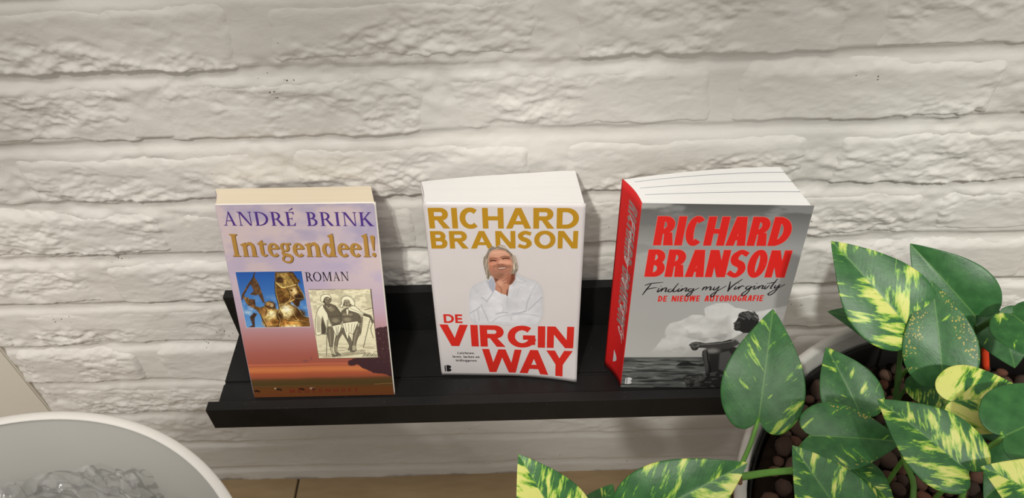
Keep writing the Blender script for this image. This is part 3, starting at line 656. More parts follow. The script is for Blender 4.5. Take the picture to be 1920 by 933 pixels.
cv.poly(q2([(215, 128), (235, 160), (262, 205), (292, 290), (315, 368), (295, 365), (255, 290), (235, 300), (180, 290), (215, 260), (190, 205), (165, 215), (125, 290), (108, 330), (112, 290), (160, 205)]), (92, 66, 44))
cv.line(q2([(222, 100), (205, 150), (140, 270), (110, 335)]), 1.0, (70, 48, 34)); cv.line(q2([(130, 310), (165, 375), (210, 400)]), 2.0, (120, 86, 50))
cv.poly(q2([(180, 330), (225, 335), (232, 385), (200, 395), (165, 385)]), (86, 60, 40))
cv.poly(q2([(180, 490), (215, 450), (245, 462), (222, 500), (226, 578), (165, 578), (205, 560)]), (70, 50, 38))
cv.poly(q2([(415, 108), (500, 100), (575, 205), (500, 228), (430, 205)]), (150, 122, 66)); cv.line(q2([(415, 190), (470, 230), (590, 205)]), 1.2, (200, 172, 110))
cv.ell(q2([(445, 165)])[0], (3.2, 3.6), (56, 38, 24), .4); cv.poly(q2([(470, 240), (570, 225), (600, 300), (560, 330), (480, 300)]), (140, 104, 54), .6)
cv.ell(q2([(568, 265)])[0], (2.6, 4), (226, 200, 140), .6); cv.ell(q2([(610, 320)])[0], (4.5, 3.5), (62, 40, 24), .5); cv.ell(q2([(590, 360)])[0], (2.6, 5), (60, 40, 26), .5)
cv.poly(q2([(425, 270), (470, 300), (520, 350), (450, 395), (432, 350)]), (84, 56, 26), .6); cv.line(q2([(430, 390), (520, 360), (570, 335)]), 1.0, (186, 150, 86))
cv.ell(q2([(505, 440)])[0], (7, 7.5), (224, 204, 150), .5); cv.ell(q2([(500, 420)])[0], (3.2, 3), (246, 234, 200), .6)
cv.ell(q2([(375, 480)])[0], (8, 7), (206, 178, 112), .5); cv.ell(q2([(370, 462)])[0], (4, 3.2), (240, 222, 170), .6)
cv.ell(q2([(360, 385)])[0], (5, 4.2), (78, 54, 34), .3); cv.ell(q2([(372, 385)])[0], (1.6, 2.2), (206, 180, 140), .5); cv.ell(q2([(345, 372)])[0], (2.6, 2), (150, 116, 66), .5)
for (x, y, rx_, ry_, c_) in ((590, 500, 6, 4, (90, 58, 24)), (580, 548, 9, 4, (206, 160, 84)), (480, 540, 8, 4, (176, 122, 58)), (350, 550, 6, 3, (200, 152, 84)), (660, 540, 5, 6, (112, 76, 34)), (440, 490, 3, 5, (70, 46, 22)), (300, 440, 4, 4, (150, 108, 60)), (620, 460, 5, 4, (70, 46, 24)), (540, 575, 8, 2, (232, 206, 150)), (400, 530, 4, 3, (120, 80, 36))):
    cv.ell(q2([(x, y)])[0], (rx_, ry_), c_, .6)
gold = (cv.C[..., 0] > cv.C[..., 2]).astype(float)
for pts in ([(400, 180), (405, 280), (430, 370), (440, 425), (470, 470)], [(500, 228), (530, 290), (520, 345), (450, 390)], [(590, 205), (610, 250), (640, 290), (650, 325)], [(545, 385), (600, 420), (640, 480), (700, 500)], [(440, 425), (420, 470), (440, 520), (430, 575)], [(275, 470), (300, 520), (330, 578)], [(300, 400), (330, 430), (320, 470)], [(540, 300), (580, 330), (640, 330)], [(560, 470), (600, 520), (690, 540)], [(470, 500), (520, 520), (600, 525)]):
    cv.line(q2(pts), .8, (48, 32, 18), .85); cv.line(q2(pts)+np.array((.7, .3)), .5, (216, 184, 116), .6)
cv.ell(q2([(545, 258)])[0], (1.0, .9), (30, 20, 12), .4); cv.line(q2([(590, 150), (560, 110), (530, 96)]), 1.2, (60, 42, 24), .9); cv.line(q2([(600, 165), (618, 190)]), 1.0, (60, 42, 24), .9)
cv.C *= (1+gold*((fbm(cv.X*.5, cv.Y*.5, 91, 4)-.5)*.75+(sstep(.66, .72, fbm(cv.X*.3, cv.Y*.42, 33, 4)))*.3))[..., None]*INKG
pic = cv.put('statue_picture', b1.front, PRINT, fc, .22)
fr = ('p', [(5.6, 82.4), (67.6, 82.2), (67.6, 143.9), (6.2, 144.0)]); ink('picture_border', [fr], b1.front, flat('pale_ink', (206, 190, 190)), fc, .15)
cv = Canvas(70.6, 46.0, 128.0, 123.2, 3.2, H1)
cv.C = np.ones_like(cv.C)*np.array((222, 216, 184.)); DK, CR, MID = (72, 66, 55), (230, 225, 196), (112, 104, 88)
rs = np.random.RandomState(5)
for j in range(420):                                    # hatching of sky and ground, stroke by stroke
    x, y = rs.uniform(70, 128), rs.uniform(46, 123)
    up_ = y > 84
    if not up_ and rs.rand() < .45: continue
    l_ = rs.uniform(1.5, 4.5); dy = rs.uniform(-.25, .35)*l_ if up_ else rs.uniform(-.05, .08)*l_
    cv.line([(x, y), (x+l_, y+dy)], .22, (140, 132, 108), rs.uniform(.35, .8)*(1 if up_ else .8))
cv.mix(sstep(92, 108, cv.Y)*sstep(.40, .62, fbm(cv.X*.2, cv.Y*.25, 71, 3)), (164, 156, 130), .55)
cv.mix(sstep(.5, .62, fbm(cv.X*.10, cv.Y*.55, 72, 3))*sstep(70, 54, cv.Y), (170, 160, 132), .7)
cv.outl(q2([(800, 392), (772, 440), (757, 520), (758, 640), (790, 650), (812, 640), (850, 642), (868, 540), (862, 470), (838, 420), (824, 388)]), CR)
cv.poly(q2([(815, 480), (803, 560), (808, 645), (848, 640), (850, 590), (830, 530)]), (82, 75, 62), .25)
for j in range(6): cv.line(q2([(775+j*6, 470+j*8), (768+j*5, 560), (772+j*5, 625)]), .25, (120, 112, 92), .7)
cv.outl(q2([(870, 578), (905, 578), (916, 650), (910, 720), (905, 770), (918, 820), (948, 836), (908, 844), (893, 800), (878, 740), (861, 650)]), MID); cv.outl(q2([(938, 650), (985, 585), (988, 640), (960, 690), (946, 760), (948, 800), (978, 828), (945, 836), (926, 800), (922, 740), (928, 690)]), MID)
cv.poly(q2([(884, 755), (906, 760), (916, 820), (896, 818)]), (176, 168, 142), .2); cv.poly(q2([(924, 745), (946, 755), (948, 800), (930, 806)]), (150, 142, 118), .2); cv.line(q2([(880, 600), (884, 680), (890, 740)]), .7, (156, 147, 122), .8); cv.line(q2([(945, 680), (934, 740)]), .6, (150, 142, 118), .8)
cv.outl(q2([(842, 372), (885, 376), (930, 394), (962, 440), (988, 480), (986, 532), (972, 562), (905, 574), (880, 522), (862, 468), (824, 400)]), (100, 92, 77)); cv.ell(q2([(895, 425)])[0], (2.6, 2.2), (142, 133, 110), .6); cv.ell(q2([(930, 525)])[0], (3.2, 2.6), (140, 131, 108), .6); cv.line(q2([(870, 490), (920, 488), (985, 480)]), .4, DK); cv.line(q2([(905, 540), (930, 552), (960, 540)]), .35, DK); cv.line(q2([(850, 395), (868, 415), (892, 400)]), .4, (196, 188, 158)); cv.line(q2([(940, 410), (975, 460), (985, 475)]), 1.2, (76, 70, 58), .8)
cv.outl(q2([(900, 573), (980, 558), (974, 610), (945, 660), (920, 625)]), CR); cv.line(q2([(935, 580), (945, 650)]), .3, DK); cv.line(q2([(955, 575), (950, 640)]), .3, DK)
cv.ell(q2([(852, 340)])[0], (4.3, 4.6), (64, 58, 47), .15); cv.poly(q2([(838, 328), (868, 320), (887, 336), (884, 364), (868, 379), (848, 372), (834, 352)]), (132, 122, 102), .2); cv.outl(q2([(800, 350), (803, 312), (830, 293), (866, 294), (889, 314), (891, 330), (862, 317), (836, 325), (820, 362)]), CR)
cv.line(q2([(850, 342), (860, 340)]), .5, DK); cv.line(q2([(872, 338), (881, 339)]), .5, DK); cv.line(q2([(868, 340), (872, 356)]), .35, DK); cv.line(q2([(857, 366), (876, 364)]), .4, DK); cv.ell(q2([(866, 330)])[0], (1.0, .7), (176, 166, 140), .6)
cv.outl(q2([(1142, 480), (1168, 500), (1152, 640), (1130, 652), (1140, 560)]), (128, 119, 98)); cv.outl(q2([(995, 588), (1036, 640), (1066, 690), (1078, 742), (1062, 782), (1040, 786), (1052, 745), (1020, 682), (990, 630)]), MID); cv.outl(q2([(1088, 635), (1120, 560), (1146, 600), (1140, 645), (1116, 705), (1108, 760), (1112, 790), (1082, 802), (1060, 796), (1072, 762), (1080, 700)]), MID); cv.line(q2([(1120, 610), (1100, 680), (1092, 750)]), .8, (160, 151, 126), .8); cv.poly(q2([(1076, 745), (1106, 745), (1108, 785), (1080, 790)]), (172, 164, 138), .2)
cv.outl(q2([(984, 440), (1030, 414), (1052, 440), (1108, 438), (1140, 480), (1152, 542), (1110, 536), (1000, 549), (978, 500)]), (102, 94, 79)); cv.ell(q2([(1035, 515)])[0], (3.6, 2.6), (144, 135, 112), .6); cv.ell(q2([(1010, 470)])[0], (1.9, 1.5), (140, 131, 108), .6); cv.ell(q2([(1062, 472)])[0], (1.9, 1.5), (140, 131, 108), .6); cv.line(q2([(995, 488), (1030, 494), (1085, 486)]), .35, DK); cv.poly(q2([(1024, 424), (1044, 424), (1040, 470), (1032, 478)]), CR, .2)
cv.outl(q2([(990, 549), (1126, 531), (1112, 580), (1085, 642), (1050, 632), (1040, 692), (1018, 640)]), CR)
for x0_, x1_ in ((1015, 1028), (1045, 1048), (1075, 1068), (1100, 1085)): cv.line(q2([(x0_, 552), (x1_, 625)]), .28, DK, .8)
cv.outl(q2([(1040, 412), (1095, 396), (1160, 450), (1226, 485), (1214, 493), (1150, 472), (1100, 452), (1050, 436)]), CR); cv.line(q2([(1060, 418), (1120, 442), (1190, 478)]), .3, DK, .8)
cv.ell(q2([(1032, 372)])[0], (4.4, 3.8), (70, 63, 52), .15); cv.poly(q2([(1006, 348), (1046, 346), (1060, 378), (1042, 404), (1012, 400)]), (150, 140, 117), .2); cv.outl(q2([(966, 396), (986, 374), (980, 345), (1000, 315), (1040, 309), (1076, 330), (1099, 370), (1091, 396), (1062, 380), (1046, 346), (1010, 346), (1000, 382), (986, 411)]), CR)
cv.line(q2([(1014, 366), (1024, 365)]), .5, DK); cv.line(q2([(1038, 364), (1047, 365)]), .5, DK); cv.line(q2([(1030, 366), (1027, 382), (1034, 384)]), .35, DK); cv.line(q2([(1020, 394), (1038, 393)]), .4, DK)
cv.outl(q2([(1180, 462), (1240, 484), (1263, 540), (1250, 546), (1232, 502), (1176, 480)]), (92, 84, 70)); cv.line(q2([(1235, 505), (1175, 765)]), .55, (92, 84, 70)); cv.line(q2([(1258, 540), (1240, 600), (1262, 680)]), .8, (120, 111, 92), .8); cv.line(q2([(858, 520), (852, 830)]), .5, (84, 76, 63)); cv.line(q2([(1185, 432), (1250, 415)]), .5, (84, 76, 63))
for j in range(9): cv.line(q2([(1170+j*13, 842), (1190+j*13, 812+6*(j % 3))]), .45, (64, 58, 47))
for j in range(5): cv.line(q2([(950, 816+j*8), (1080, 797+j*8), (1190, 786+j*7)]), .3, (104, 96, 78), .85)
for j in range(30):
    x_, y_ = rs.uniform(865, 1145), rs.uniform(395, 560); cv.line(q2([(x_, y_), (x_+14, y_+9)]), .18, (60, 54, 44), .5)
cv.C *= INKG
ink('picture_border', [('p', [(70.2, 45.6), (128.4, 45.2), (129.0, 123.2), (71.0, 123.8)])], b1.front, flat('engraving_frame_ink', (90, 80, 70)), fc, .15)
cv.put('engraving_picture', b1.front, PRINT, fc, .22)

# ---------------------------------------------------------------- white memoir
b2 = Book('paperback_book', [0.222275, -0.070810, -0.048009, 0.105898, 0.136423, 0.216704, 0.031708, -0.007249, 0, -0.006563, 0.051016],
          'white paperback with gold and red lettering and a portrait, middle book on the ledge', bulge=-.001, curl=.0075, tpow=1.5)
PAGES = page_mat('white_pages', (234, 232, 231), b2.lean); WCOVER = flat('gloss_white_card', (222, 216, 217), .3, .4)
fc, pb, sp = build_book(b2, PAGES, WCOVER, WCOVER, WCOVER)
GOLD, RED = flat('mustard_ink', (190, 142, 36)), flat('red_ink', (220, 48, 38))
wide = lambda wt, wh: (lambda c: (WIDE.get(c, .5), sans(c, WIDE.get(c, .5), wt, wh)))
ink('author_lettering', layout('RICHARD', wide(.27, .2), 3.0, 131.2, 188.9, 22.0, 0, .105, 190.2), b2.front, GOLD, fc)
ink('author_lettering', layout('BRANSON', wide(.27, .2), 2.8, 131.2, 166.4, 19.6, 0, .12, 168.2), b2.front, GOLD, fc)
ink('title_lettering', layout('DE', wide(.25, .2), 7.4, 25.2, 74.6, 11.6, 0, .12), b2.front, RED, fc)
ink('title_lettering', layout('VIRGIN', wide(.29, .21), 2.6, 131.8, 43.0, 29.6, 0, .09, 41.8), b2.front, RED, fc)
ink('title_lettering', layout('WAY', wide(.30, .21), 42.4, 131.6, 5.8, 33.6, 0, -.10, 4.6), b2.front, RED, fc)
for s_, x0, x1, y in (('Luisteren,', 17.6, 35.2, 31.6), ('leren, lachen en', 12.6, 39.6, 26.2), ('leidinggeven', 15.4, 36.6, 20.8)):
    ink('subtitle_lettering', layout(s_, mono, x0, x1, y, 3.3, 0, .06), b2.front, BLACKINK, fc)
def b_logo(x, y, h):
    return [('p', [(x, y), (x+.12*h, y+.0*h), (x+.12*h, y+.96*h), (x, y+.9*h)])]+[('p', [(x+.2*h, y), (x+.45*h, y), (x+.45*h, y+h), (x+.2*h, y+h)])]+[('s',) + tuple(np.array([(x+.4*h+r*.30*h*math.sin(a), y+cy*h+.25*h*math.cos(a)) for a in np.linspace(0, math.pi, 14)]) for r in (1.0, 0.0)) for cy in (.74, .26)]
ink('publisher_mark', b_logo(3.4, 5.6, 9.6), b2.front, BLACKINK, fc)
cv = Canvas(26.0, 70.5, 108.0, 174.0, 3.0, H2)
def q4(p): return cv.mm(p, (850, 450), 200/1098)
PAPER = np.array((222, 216, 217.))
cv.C[:] = PAPER/INKG
shirt = q4([(370, 395), (300, 425), (215, 460), (180, 500), (163, 560), (165, 640), (168, 700), (160, 770), (180, 820), (230, 870), (300, 885), (400, 868), (500, 872), (620, 888), (760, 892), (870, 880), (900, 820), (920, 760), (918, 640), (920, 540), (890, 470), (840, 425), (760, 400), (690, 370), (640, 345), (400, 380)])
hair = q4([(345, 130), (360, 95), (400, 60), (440, 75), (480, 45), (530, 60), (570, 110), (620, 150), (650, 200), (668, 270), (660, 310), (630, 350), (600, 345), (380, 370), (362, 412), (340, 392), (345, 330), (320, 290), (308, 240), (312, 180), (330, 160)])
body = np.maximum(cv.mask(shirt, 0), cv.mask(hair, 0))
halo = cv.blur(cv.blur(body, 1.0), 1.2)
cv.mix(halo*sstep(50, 70, cv.X), (178, 173, 172), .75)
cv.poly(shirt, (212, 212, 218), .0); sm = cv.mask(shirt, 0)
cv.C += (sm*((fbm(cv.X*.07, cv.Y*.09, 12, 3)-.5)*34+(fbm(cv.X*.25, cv.Y*.25, 13, 3)-.5)*10))[..., None]
cv.mix(sm*cv.blur(sm < .5, 2.2), (176, 178, 188), .8)
def fold(pts, wd, a=.8):
    P = q4(pts); cv.line(P+np.array((.0, .5)), wd*1.5, (232, 232, 236), a*.35); cv.line(P-np.array((.0, .35)), wd*2.0, (184, 186, 196), a*.45); cv.line(P, wd*.55, (146, 148, 160), a*.85)
for pts, wd, a in (([(195, 480), (230, 510)], .5, .5), ([(290, 590), (320, 612), (345, 632)], .8, .9), ([(285, 665), (310, 720), (340, 785), (360, 840)], .9, .7), ([(175, 752), (210, 730), (240, 715), (275, 688)], 1.0, .8), ([(440, 762), (480, 752), (520, 745), (560, 752)], 1.0, .8), ([(610, 757), (650, 757), (690, 750), (740, 735)], 1.2, .9), ([(745, 735), (755, 690), (762, 640), (795, 565)], .9, .7), ([(770, 725), (800, 695), (840, 660), (915, 590)], 1.0, .7), ([(365, 850), (400, 845), (480, 790), (600, 772), (760, 765), (900, 790)], .7, .6), ([(560, 585), (552, 640), (556, 700)], .4, .6), ([(425, 505), (395, 560), (340, 640)], .9, .7), ([(255, 720), (262, 780), (268, 835)], 1.0, .5), ([(210, 735), (215, 790), (235, 850)], .8, .4), ([(590, 790), (600, 830)], .5, .5), ([(860, 440), (830, 500), (790, 570)], 1.2, .3), ([(690, 480), (670, 520), (655, 580)], .8, .3), ([(640, 355), (690, 398), (745, 420), (700, 440), (650, 430), (615, 470)], .6, .7), ([(350, 410), (352, 450), (375, 425), (400, 425)], .7, .7), ([(375, 490), (390, 510), (405, 540)], .6, .7), ([(440, 850), (540, 850), (640, 862)], .5, .4), ([(500, 660), (520, 700), (510, 740)], .6, .35)): fold(pts, wd, a)
cv.poly(q4([(355, 430), (400, 385), (430, 440), (430, 505), (405, 535), (365, 480)]), (170, 173, 188), .4)
cv.poly(q4([(410, 370), (620, 345), (636, 400), (605, 450), (575, 470), (560, 580), (540, 560), (430, 440)]), (162, 104, 84), .0)
cv.poly(q4([(600, 350), (640, 345), (632, 410), (605, 450), (570, 465), (590, 410)]), (112, 66, 52), .6); cv.poly(q4([(412, 372), (480, 405), (445, 445)]), (92, 56, 46), .6); cv.line(q4([(560, 470), (552, 575)]), .9, (92, 56, 48), .8)
cv.poly(hair, (142, 127, 110), .2)
rs = np.random.RandomState(8)
gL = (np.array([(446, 72), (375, 100), (330, 185), (316, 270), (338, 350)]), np.array([(450, 92), (380, 135), (360, 215), (354, 300), (362, 400)]))
gR = (np.array([(470, 50), (560, 82), (625, 150), (660, 235), (664, 300), (640, 345)]), np.array([(480, 88), (556, 112), (596, 172), (614, 240), (618, 300), (606, 340)]))
for j in range(110):
    A, B = gL if j % 2 else gR; t_ = rs.rand(); P = A*(1-t_)+B*t_+rs.uniform(-5, 5, A.shape); a0 = rs.randint(0, len(P)-2)
    v_ = rs.choice([78, 104, 150, 186, 210, 226]); cv.line(q4(P[a0:a0+rs.randint(2, 5)]), rs.uniform(.3, .6), (v_, v_*.93, v_*.85), .7)
face = q4([(368, 150), (400, 108), (470, 95), (530, 105), (580, 150), (605, 210), (612, 270), (592, 330), (560, 375), (500, 402), (450, 402), (400, 372), (372, 310), (362, 230)])
cv.poly(face, (206, 150, 126), .5); fm = cv.mask(face, .5)
def fell(c, r, col, a=.8, s=.8):
    p = q4([c])[0]; d = np.hypot((cv.X-p[0])/r[0], (cv.Y-p[1])/r[1]); cv.mix(sstep(1+s, 1-s, d)*fm, col, a)
cv.mix(fm*cv.blur(fm < .5, 2.0), (150, 94, 76), .75)
fell((455, 135), (8, 3.5), (228, 178, 154)); fell((540, 140), (5, 3), (220, 168, 142), .6); fell((385, 280), (3.5, 7), (176, 110, 90)); fell((545, 238), (4.5, 2.8), (226, 164, 138)); fell((410, 258), (3.6, 2.8), (220, 152, 126)); fell((408, 205), (4.6, 2.2), (156, 98, 80), .7); fell((540, 186), (4.6, 2.0), (160, 102, 82), .7)
fell((480, 368), (8.5, 4.6), (132, 90, 72), .85); fell((425, 330), (4, 5), (166, 118, 98), .7); fell((575, 318), (3, 5), (164, 114, 94), .7); fell((505, 322), (6, 1.6), (160, 106, 88), .7); fell((500, 272), (8, 1.8), (134, 92, 74), .9)
cv.poly(q4([(458, 190), (468, 190), (466, 250), (450, 252)]), (170, 106, 86), .5); fell((488, 232), (2.4, 2.6), (222, 166, 140), .7); fell((490, 254), (4.2, 1.0), (140, 84, 68), .7); cv.line(q4([(466, 256), (474, 258)]), .5, (88, 48, 40)); cv.line(q4([(502, 253), (510, 250)]), .5, (88, 48, 40))
for pts, wd, c_, a in (([(374, 198), (405, 184), (448, 190)], 1.0, (126, 88, 68), .85), ([(488, 180), (530, 165), (578, 174)], 1.0, (126, 88, 68), .85), ([(382, 217), (405, 210), (438, 214)], 1.2, (58, 34, 28), .95), ([(508, 194), (540, 186), (572, 193)], 1.2, (58, 34, 28), .95), ([(386, 224), (410, 221), (434, 222)], .4, (198, 140, 118), .8), ([(512, 201), (540, 195), (568, 200)], .4, (198, 140, 118), .8), ([(428, 262), (416, 290), (428, 320)], .45, (150, 92, 76), .7), ([(572, 250), (588, 275), (578, 300)], .45, (150, 92, 76), .7), ([(400, 150), (470, 138), (545, 146)], .35, (176, 118, 98), .7), ([(395, 166), (465, 156), (550, 162)], .35, (176, 118, 98), .6), ([(370, 228), (358, 236)], .35, (150, 92, 76), .6), ([(584, 206), (602, 212)], .35, (150, 92, 76), .6)):
    cv.line(q4(pts), wd, c_, a)
cv.poly(q4([(446, 292), (500, 281), (562, 279), (540, 300), (490, 310), (460, 306)]), (122, 66, 56), .3); cv.poly(q4([(456, 292), (500, 284), (552, 283), (532, 293), (490, 299), (466, 298)]), (206, 188, 174), .0); cv.line(q4([(456, 303), (490, 312), (540, 302)]), .5, (176, 108, 94), .8)
hand = q4([(438, 430), (480, 400), (540, 345), (572, 328), (584, 338), (555, 372), (520, 405), (552, 398), (566, 412), (548, 432), (572, 448), (576, 480), (552, 520), (540, 566), (490, 552), (430, 512)])
cv.poly(hand, (194, 138, 114), .2); hm = cv.mask(hand, .2); cv.mix(hm*cv.blur(hm < .5, 1.0), (146, 94, 76), .8)
for pts in ([(490, 405), (530, 372), (572, 345)], [(505, 420), (535, 412), (564, 414)], [(520, 446), (548, 440), (572, 452)], [(470, 470), (490, 500), (500, 540)], [(455, 450), (470, 490)]): cv.line(q4(pts), .6, (126, 78, 64), .8)
cv.ell(q4([(480, 450)])[0], (2.6, 3.4), (216, 164, 140), .8, .8)
cv.C *= INKG
near = cv.blur(body, .4) > .25
cv.put('portrait_picture', b2.front, PRINT, fc, .12+.20*sstep(154, 162, cv.Y), np.where(cv.Y > 160, near, halo > .008).astype(float)*(cv.Y > 71.8))

# ---------------------------------------------------------------- grey autobiography with the red spine
b3 = Book('paperback_book', [0.401633, -0.091404, -0.037649, 0.161459, 0.142172, 0.217782, 0.026784, -0.021673, 0.007350, -0.014434, 0.052509],
          'thick grey paperback with red spine and red lettering, beside the plant leaf', bulge=-.0022, tpow=1.7)
PAGES3 = page_mat('bright_white_pages', (236, 235, 234), b3.lean); REDCOVER = flat('red_card', (206, 34, 34), .35, .4); GREYCARD = flat('grey_card', (150, 150, 150), .35)
fc, pb, sp = build_book(b3, PAGES3, GREYCARD, REDCOVER, WHITE_CARD, .985, 1.0)
INSERT = flat('blue_grey_page_edge', (140, 145, 158), .7)
for wv in (.345, .60, .845):
    a = np.linspace(.05, .985, 26)[None, :]
    A = np.stack([b3.pos(a[0], .9975+0*a[0], wv-.005), b3.pos(a[0], .9975+0*a[0], wv+.005)]); slab('photo_insert', A+b3.v*.00018, A-b3.v*.001, INSERT, pb)
cv = Canvas(0, 0, b3.Wm, b3.Hm, 2.3, H3)
k3 = 320/1493
def q3(p): return cv.mm(p, (1160, 540), k3)
cv.C = grad(cv.Y, [(0, (92, 94, 92)), (40, (84, 86, 86)), (41, (178, 178, 176)), (80, (166, 166, 165)), (130, (158, 158, 158)), (175, (148, 148, 148)), (198, (118, 118, 117)), (218, (88, 88, 87))])
hs = sstep(.5, .72, fbm(cv.X*.022+5, cv.Y*.05, 18, 5))*sstep(120, 185, cv.Y)*sstep(60, 5, cv.X); cv.mix(hs, (176, 176, 174), .8)
hs = sstep(.52, .7, fbm(cv.X*.03, cv.Y*.07+4, 28, 5))*sstep(180, 205, cv.Y); cv.mix(hs, (150, 150, 150), .6)
hs = sstep(.55, .75, fbm(cv.X*.03+11, cv.Y*.06, 38, 5))*sstep(150, 200, cv.Y)*sstep(70, 20, cv.X); cv.mix(hs, (104, 104, 104), .55)
sea = sstep(41.5, 40.5, cv.Y-.012*cv.X)
cv.mix(sea, (96, 98, 97)); cv.mix(sea*sstep(.48, .66, fbm(cv.X*.06, cv.Y*.55, 48, 5)), (132, 133, 130), .8); cv.mix(sea*sstep(.52, .68, fbm(cv.X*.05+7, cv.Y*.5, 58, 5)), (48, 50, 50), .8)
cv.mix(sea*sstep(36, 41, cv.Y), (80, 82, 82), .7); cv.ell((27, 8.5), (9, 1.4), (40, 42, 42), .5, .8); cv.ell((45, 19), (16, .9), (44, 46, 46), .5, .8); cv.ell((25, 31), (8, .5), (60, 62, 62), .5, .8)
cloud = q3([(250, 600), (340, 500), (400, 420), (410, 350), (450, 310), (540, 290), (640, 240), (720, 240), (760, 265), (745, 175), (850, 140), (960, 138), (1010, 180), (1080, 190), (1200, 222), (1460, 165), (1600, 180), (1600, 600)])
cm = sstep(.38, .62, cv.blur(cv.mask(cloud, .8), .8)+.5*(fbm(cv.X*.11, cv.Y*.11, 68, 5)-.5))*(1-sea)*sstep(40, 62, cv.Y)
tex = fbm(cv.X*.07, cv.Y*.09, 78, 5)
cv.mix(cm, (196+46*(tex-.35))[..., None]*np.ones(3), .9); cv.mix(cm*sstep(.5, .66, fbm(cv.X*.06+3, cv.Y*.1, 88, 5))*sstep(95, 60, cv.Y), (158, 158, 157), .75); cv.mix(cm*cv.blur(cv.mask(q3([(720, 440), (760, 380), (860, 370), (870, 420), (800, 450)]), .5), .7), (216, 216, 214), .7)
cv.poly(q3([(500, 685), (540, 660), (600, 648), (640, 668), (690, 676), (745, 675), (745, 692), (500, 690)]), (40, 41, 41), .0)
man = q3([(612, 505), (635, 488), (670, 478), (705, 482), (760, 492), (900, 480), (1010, 452), (1080, 405), (1150, 380), (1260, 400), (1330, 520), (1320, 800), (1300, 900), (590, 880), (560, 790), (600, 770), (720, 760), (758, 782), (752, 700), (726, 600), (730, 560), (770, 536), (700, 530), (682, 552), (655, 556), (636, 545), (625, 520)])
cv.poly(man, (44, 44, 44), .0)
cv.poly(q3([(985, 455), (1085, 405), (1160, 385), (1250, 400), (1300, 520), (1250, 640), (1100, 560), (985, 520)]), (150, 150, 148), .5)
cv.poly(q3([(700, 495), (760, 500), (900, 492), (1020, 462), (1060, 500), (960, 545), (840, 545), (720, 525)]), (66, 66, 65), .4); cv.line(q3([(720, 500), (850, 497), (1000, 475)]), 1.2, (128, 128, 126), .8)
cv.line(q3([(705, 487), (712, 525)]), 1.6, (20, 20, 20)); cv.ell(q3([(675, 505)])[0], (4.5, 3.0), (112, 112, 110), .6); 
cv.ell(q3([(815, 560)])[0], (7, 3.4), (128, 128, 126), .6); cv.poly(q3([(735, 580), (770, 545), (790, 620), (775, 740), (760, 770), (750, 690)]), (76, 76, 75), .5); cv.line(q3([(770, 560), (778, 640), (800, 740), (770, 800)]), 1.0, (22, 22, 22))
cv.poly(q3([(880, 580), (960, 560), (1000, 620), (940, 760), (870, 720)]), (86, 86, 85), .6); cv.poly(q3([(570, 790), (720, 765), (770, 790), (700, 830), (590, 850)]), (62, 62, 61), .4)
cv.mix(cv.mask(q3([(560, 790), (720, 762), (1000, 730), (1300, 760), (1300, 900), (590, 880)]), 0)*sstep(.5, .66, fbm(cv.X*.3, cv.Y*.4, 98, 4)), (112, 112, 110), .55)
cv.poly(q3([(1050, 256), (1034, 282), (1024, 300), (998, 320), (1010, 330), (1003, 343), (1010, 352), (1004, 368), (1018, 383), (1054, 386), (1085, 404), (1140, 404), (1210, 350), (1224, 290), (1205, 262), (1150, 240), (1090, 236)]), (38, 38, 38), .0)
cv.poly(q3([(1040, 262), (1048, 234), (1078, 218), (1110, 214), (1132, 208), (1150, 220), (1185, 226), (1216, 250), (1226, 290), (1196, 300), (1160, 282), (1120, 262), (1075, 262)]), (58, 58, 57), .0)
rs = np.random.RandomState(4)
for j in range(46):
    x_, y_ = rs.uniform(1046, 1180), rs.uniform(212, 262); v_ = rs.choice([22, 40, 96, 128, 150]); cv.line(q3([(x_, y_), (x_+rs.uniform(10, 24), y_+rs.uniform(2, 14)), (x_+rs.uniform(30, 48), y_+rs.uniform(16, 40))]), .45, (v_, v_, v_), .75)
cv.ell(q3([(1040, 312)])[0], (2.0, 1.6), (84, 84, 82), .7, .8); cv.ell(q3([(1034, 350)])[0], (2.4, 3.0), (66, 66, 65), .7, .8); cv.line(q3([(1024, 303), (1040, 300)]), .5, (16, 16, 16)); cv.line(q3([(1006, 343), (1024, 345)]), .4, (20, 20, 20)); cv.ell(q3([(1012, 318)])[0], (.9, .8), (96, 96, 94), .7, .8)
for j, (dx, dy) in enumerate(((-58, 8), (-52, 22), (-40, 36), (-22, 48))): cv.line(q3([(690, 500), (668+dx*.4, 496+dy*.5), (680+dx, 494+dy)]), 1.0, (62, 62, 61)); cv.line(q3([(668+dx*.4, 493+dy*.5), (682+dx, 491+dy)]), .35, (140, 140, 138), .8)
cv.C *= INKG
cv.put('cover_picture', b3.front, PRINT, fc, .12)
cond = lambda wt, wh: (lambda c: (COND.get(c, .5), sans(c, COND.get(c, .5), wt, wh)))
RED3 = flat('bright_red_ink', (222, 40, 36)); PINK = flat('pale_red_ink', (226, 140, 130))
def fat(parts, g): 
    out = []
    for p in parts:
        if p[0] == 's':
            d = p[1]-p[2]; l = np.linalg.norm(d, axis=1)[:, None]+1e-9; out.append(('s', p[1]+d/l*g, p[2]-d/l*g))
        else:
            c_ = np.mean(p[1], 0); d = p[1]-c_; out.append(('p', p[1]+np.sign(d)*g))
    return out
for txt, x0, x1, y, h, y1 in (('RICHARD', 13.6, 129.2, 175.0, 30.2, 176.0), ('BRANSON', 9.6, 134.0, 140.4, 30.0, 141.2)):
    pr = layout(txt, cond(.265, .165), x0, x1-1.0, y, h, .03, .045, y1)
    ink('author_lettering', fat(pr, .30), b3.front, PINK, fc, .18, .001); ink('author_lettering', pr, b3.front, RED3, fc, .28)
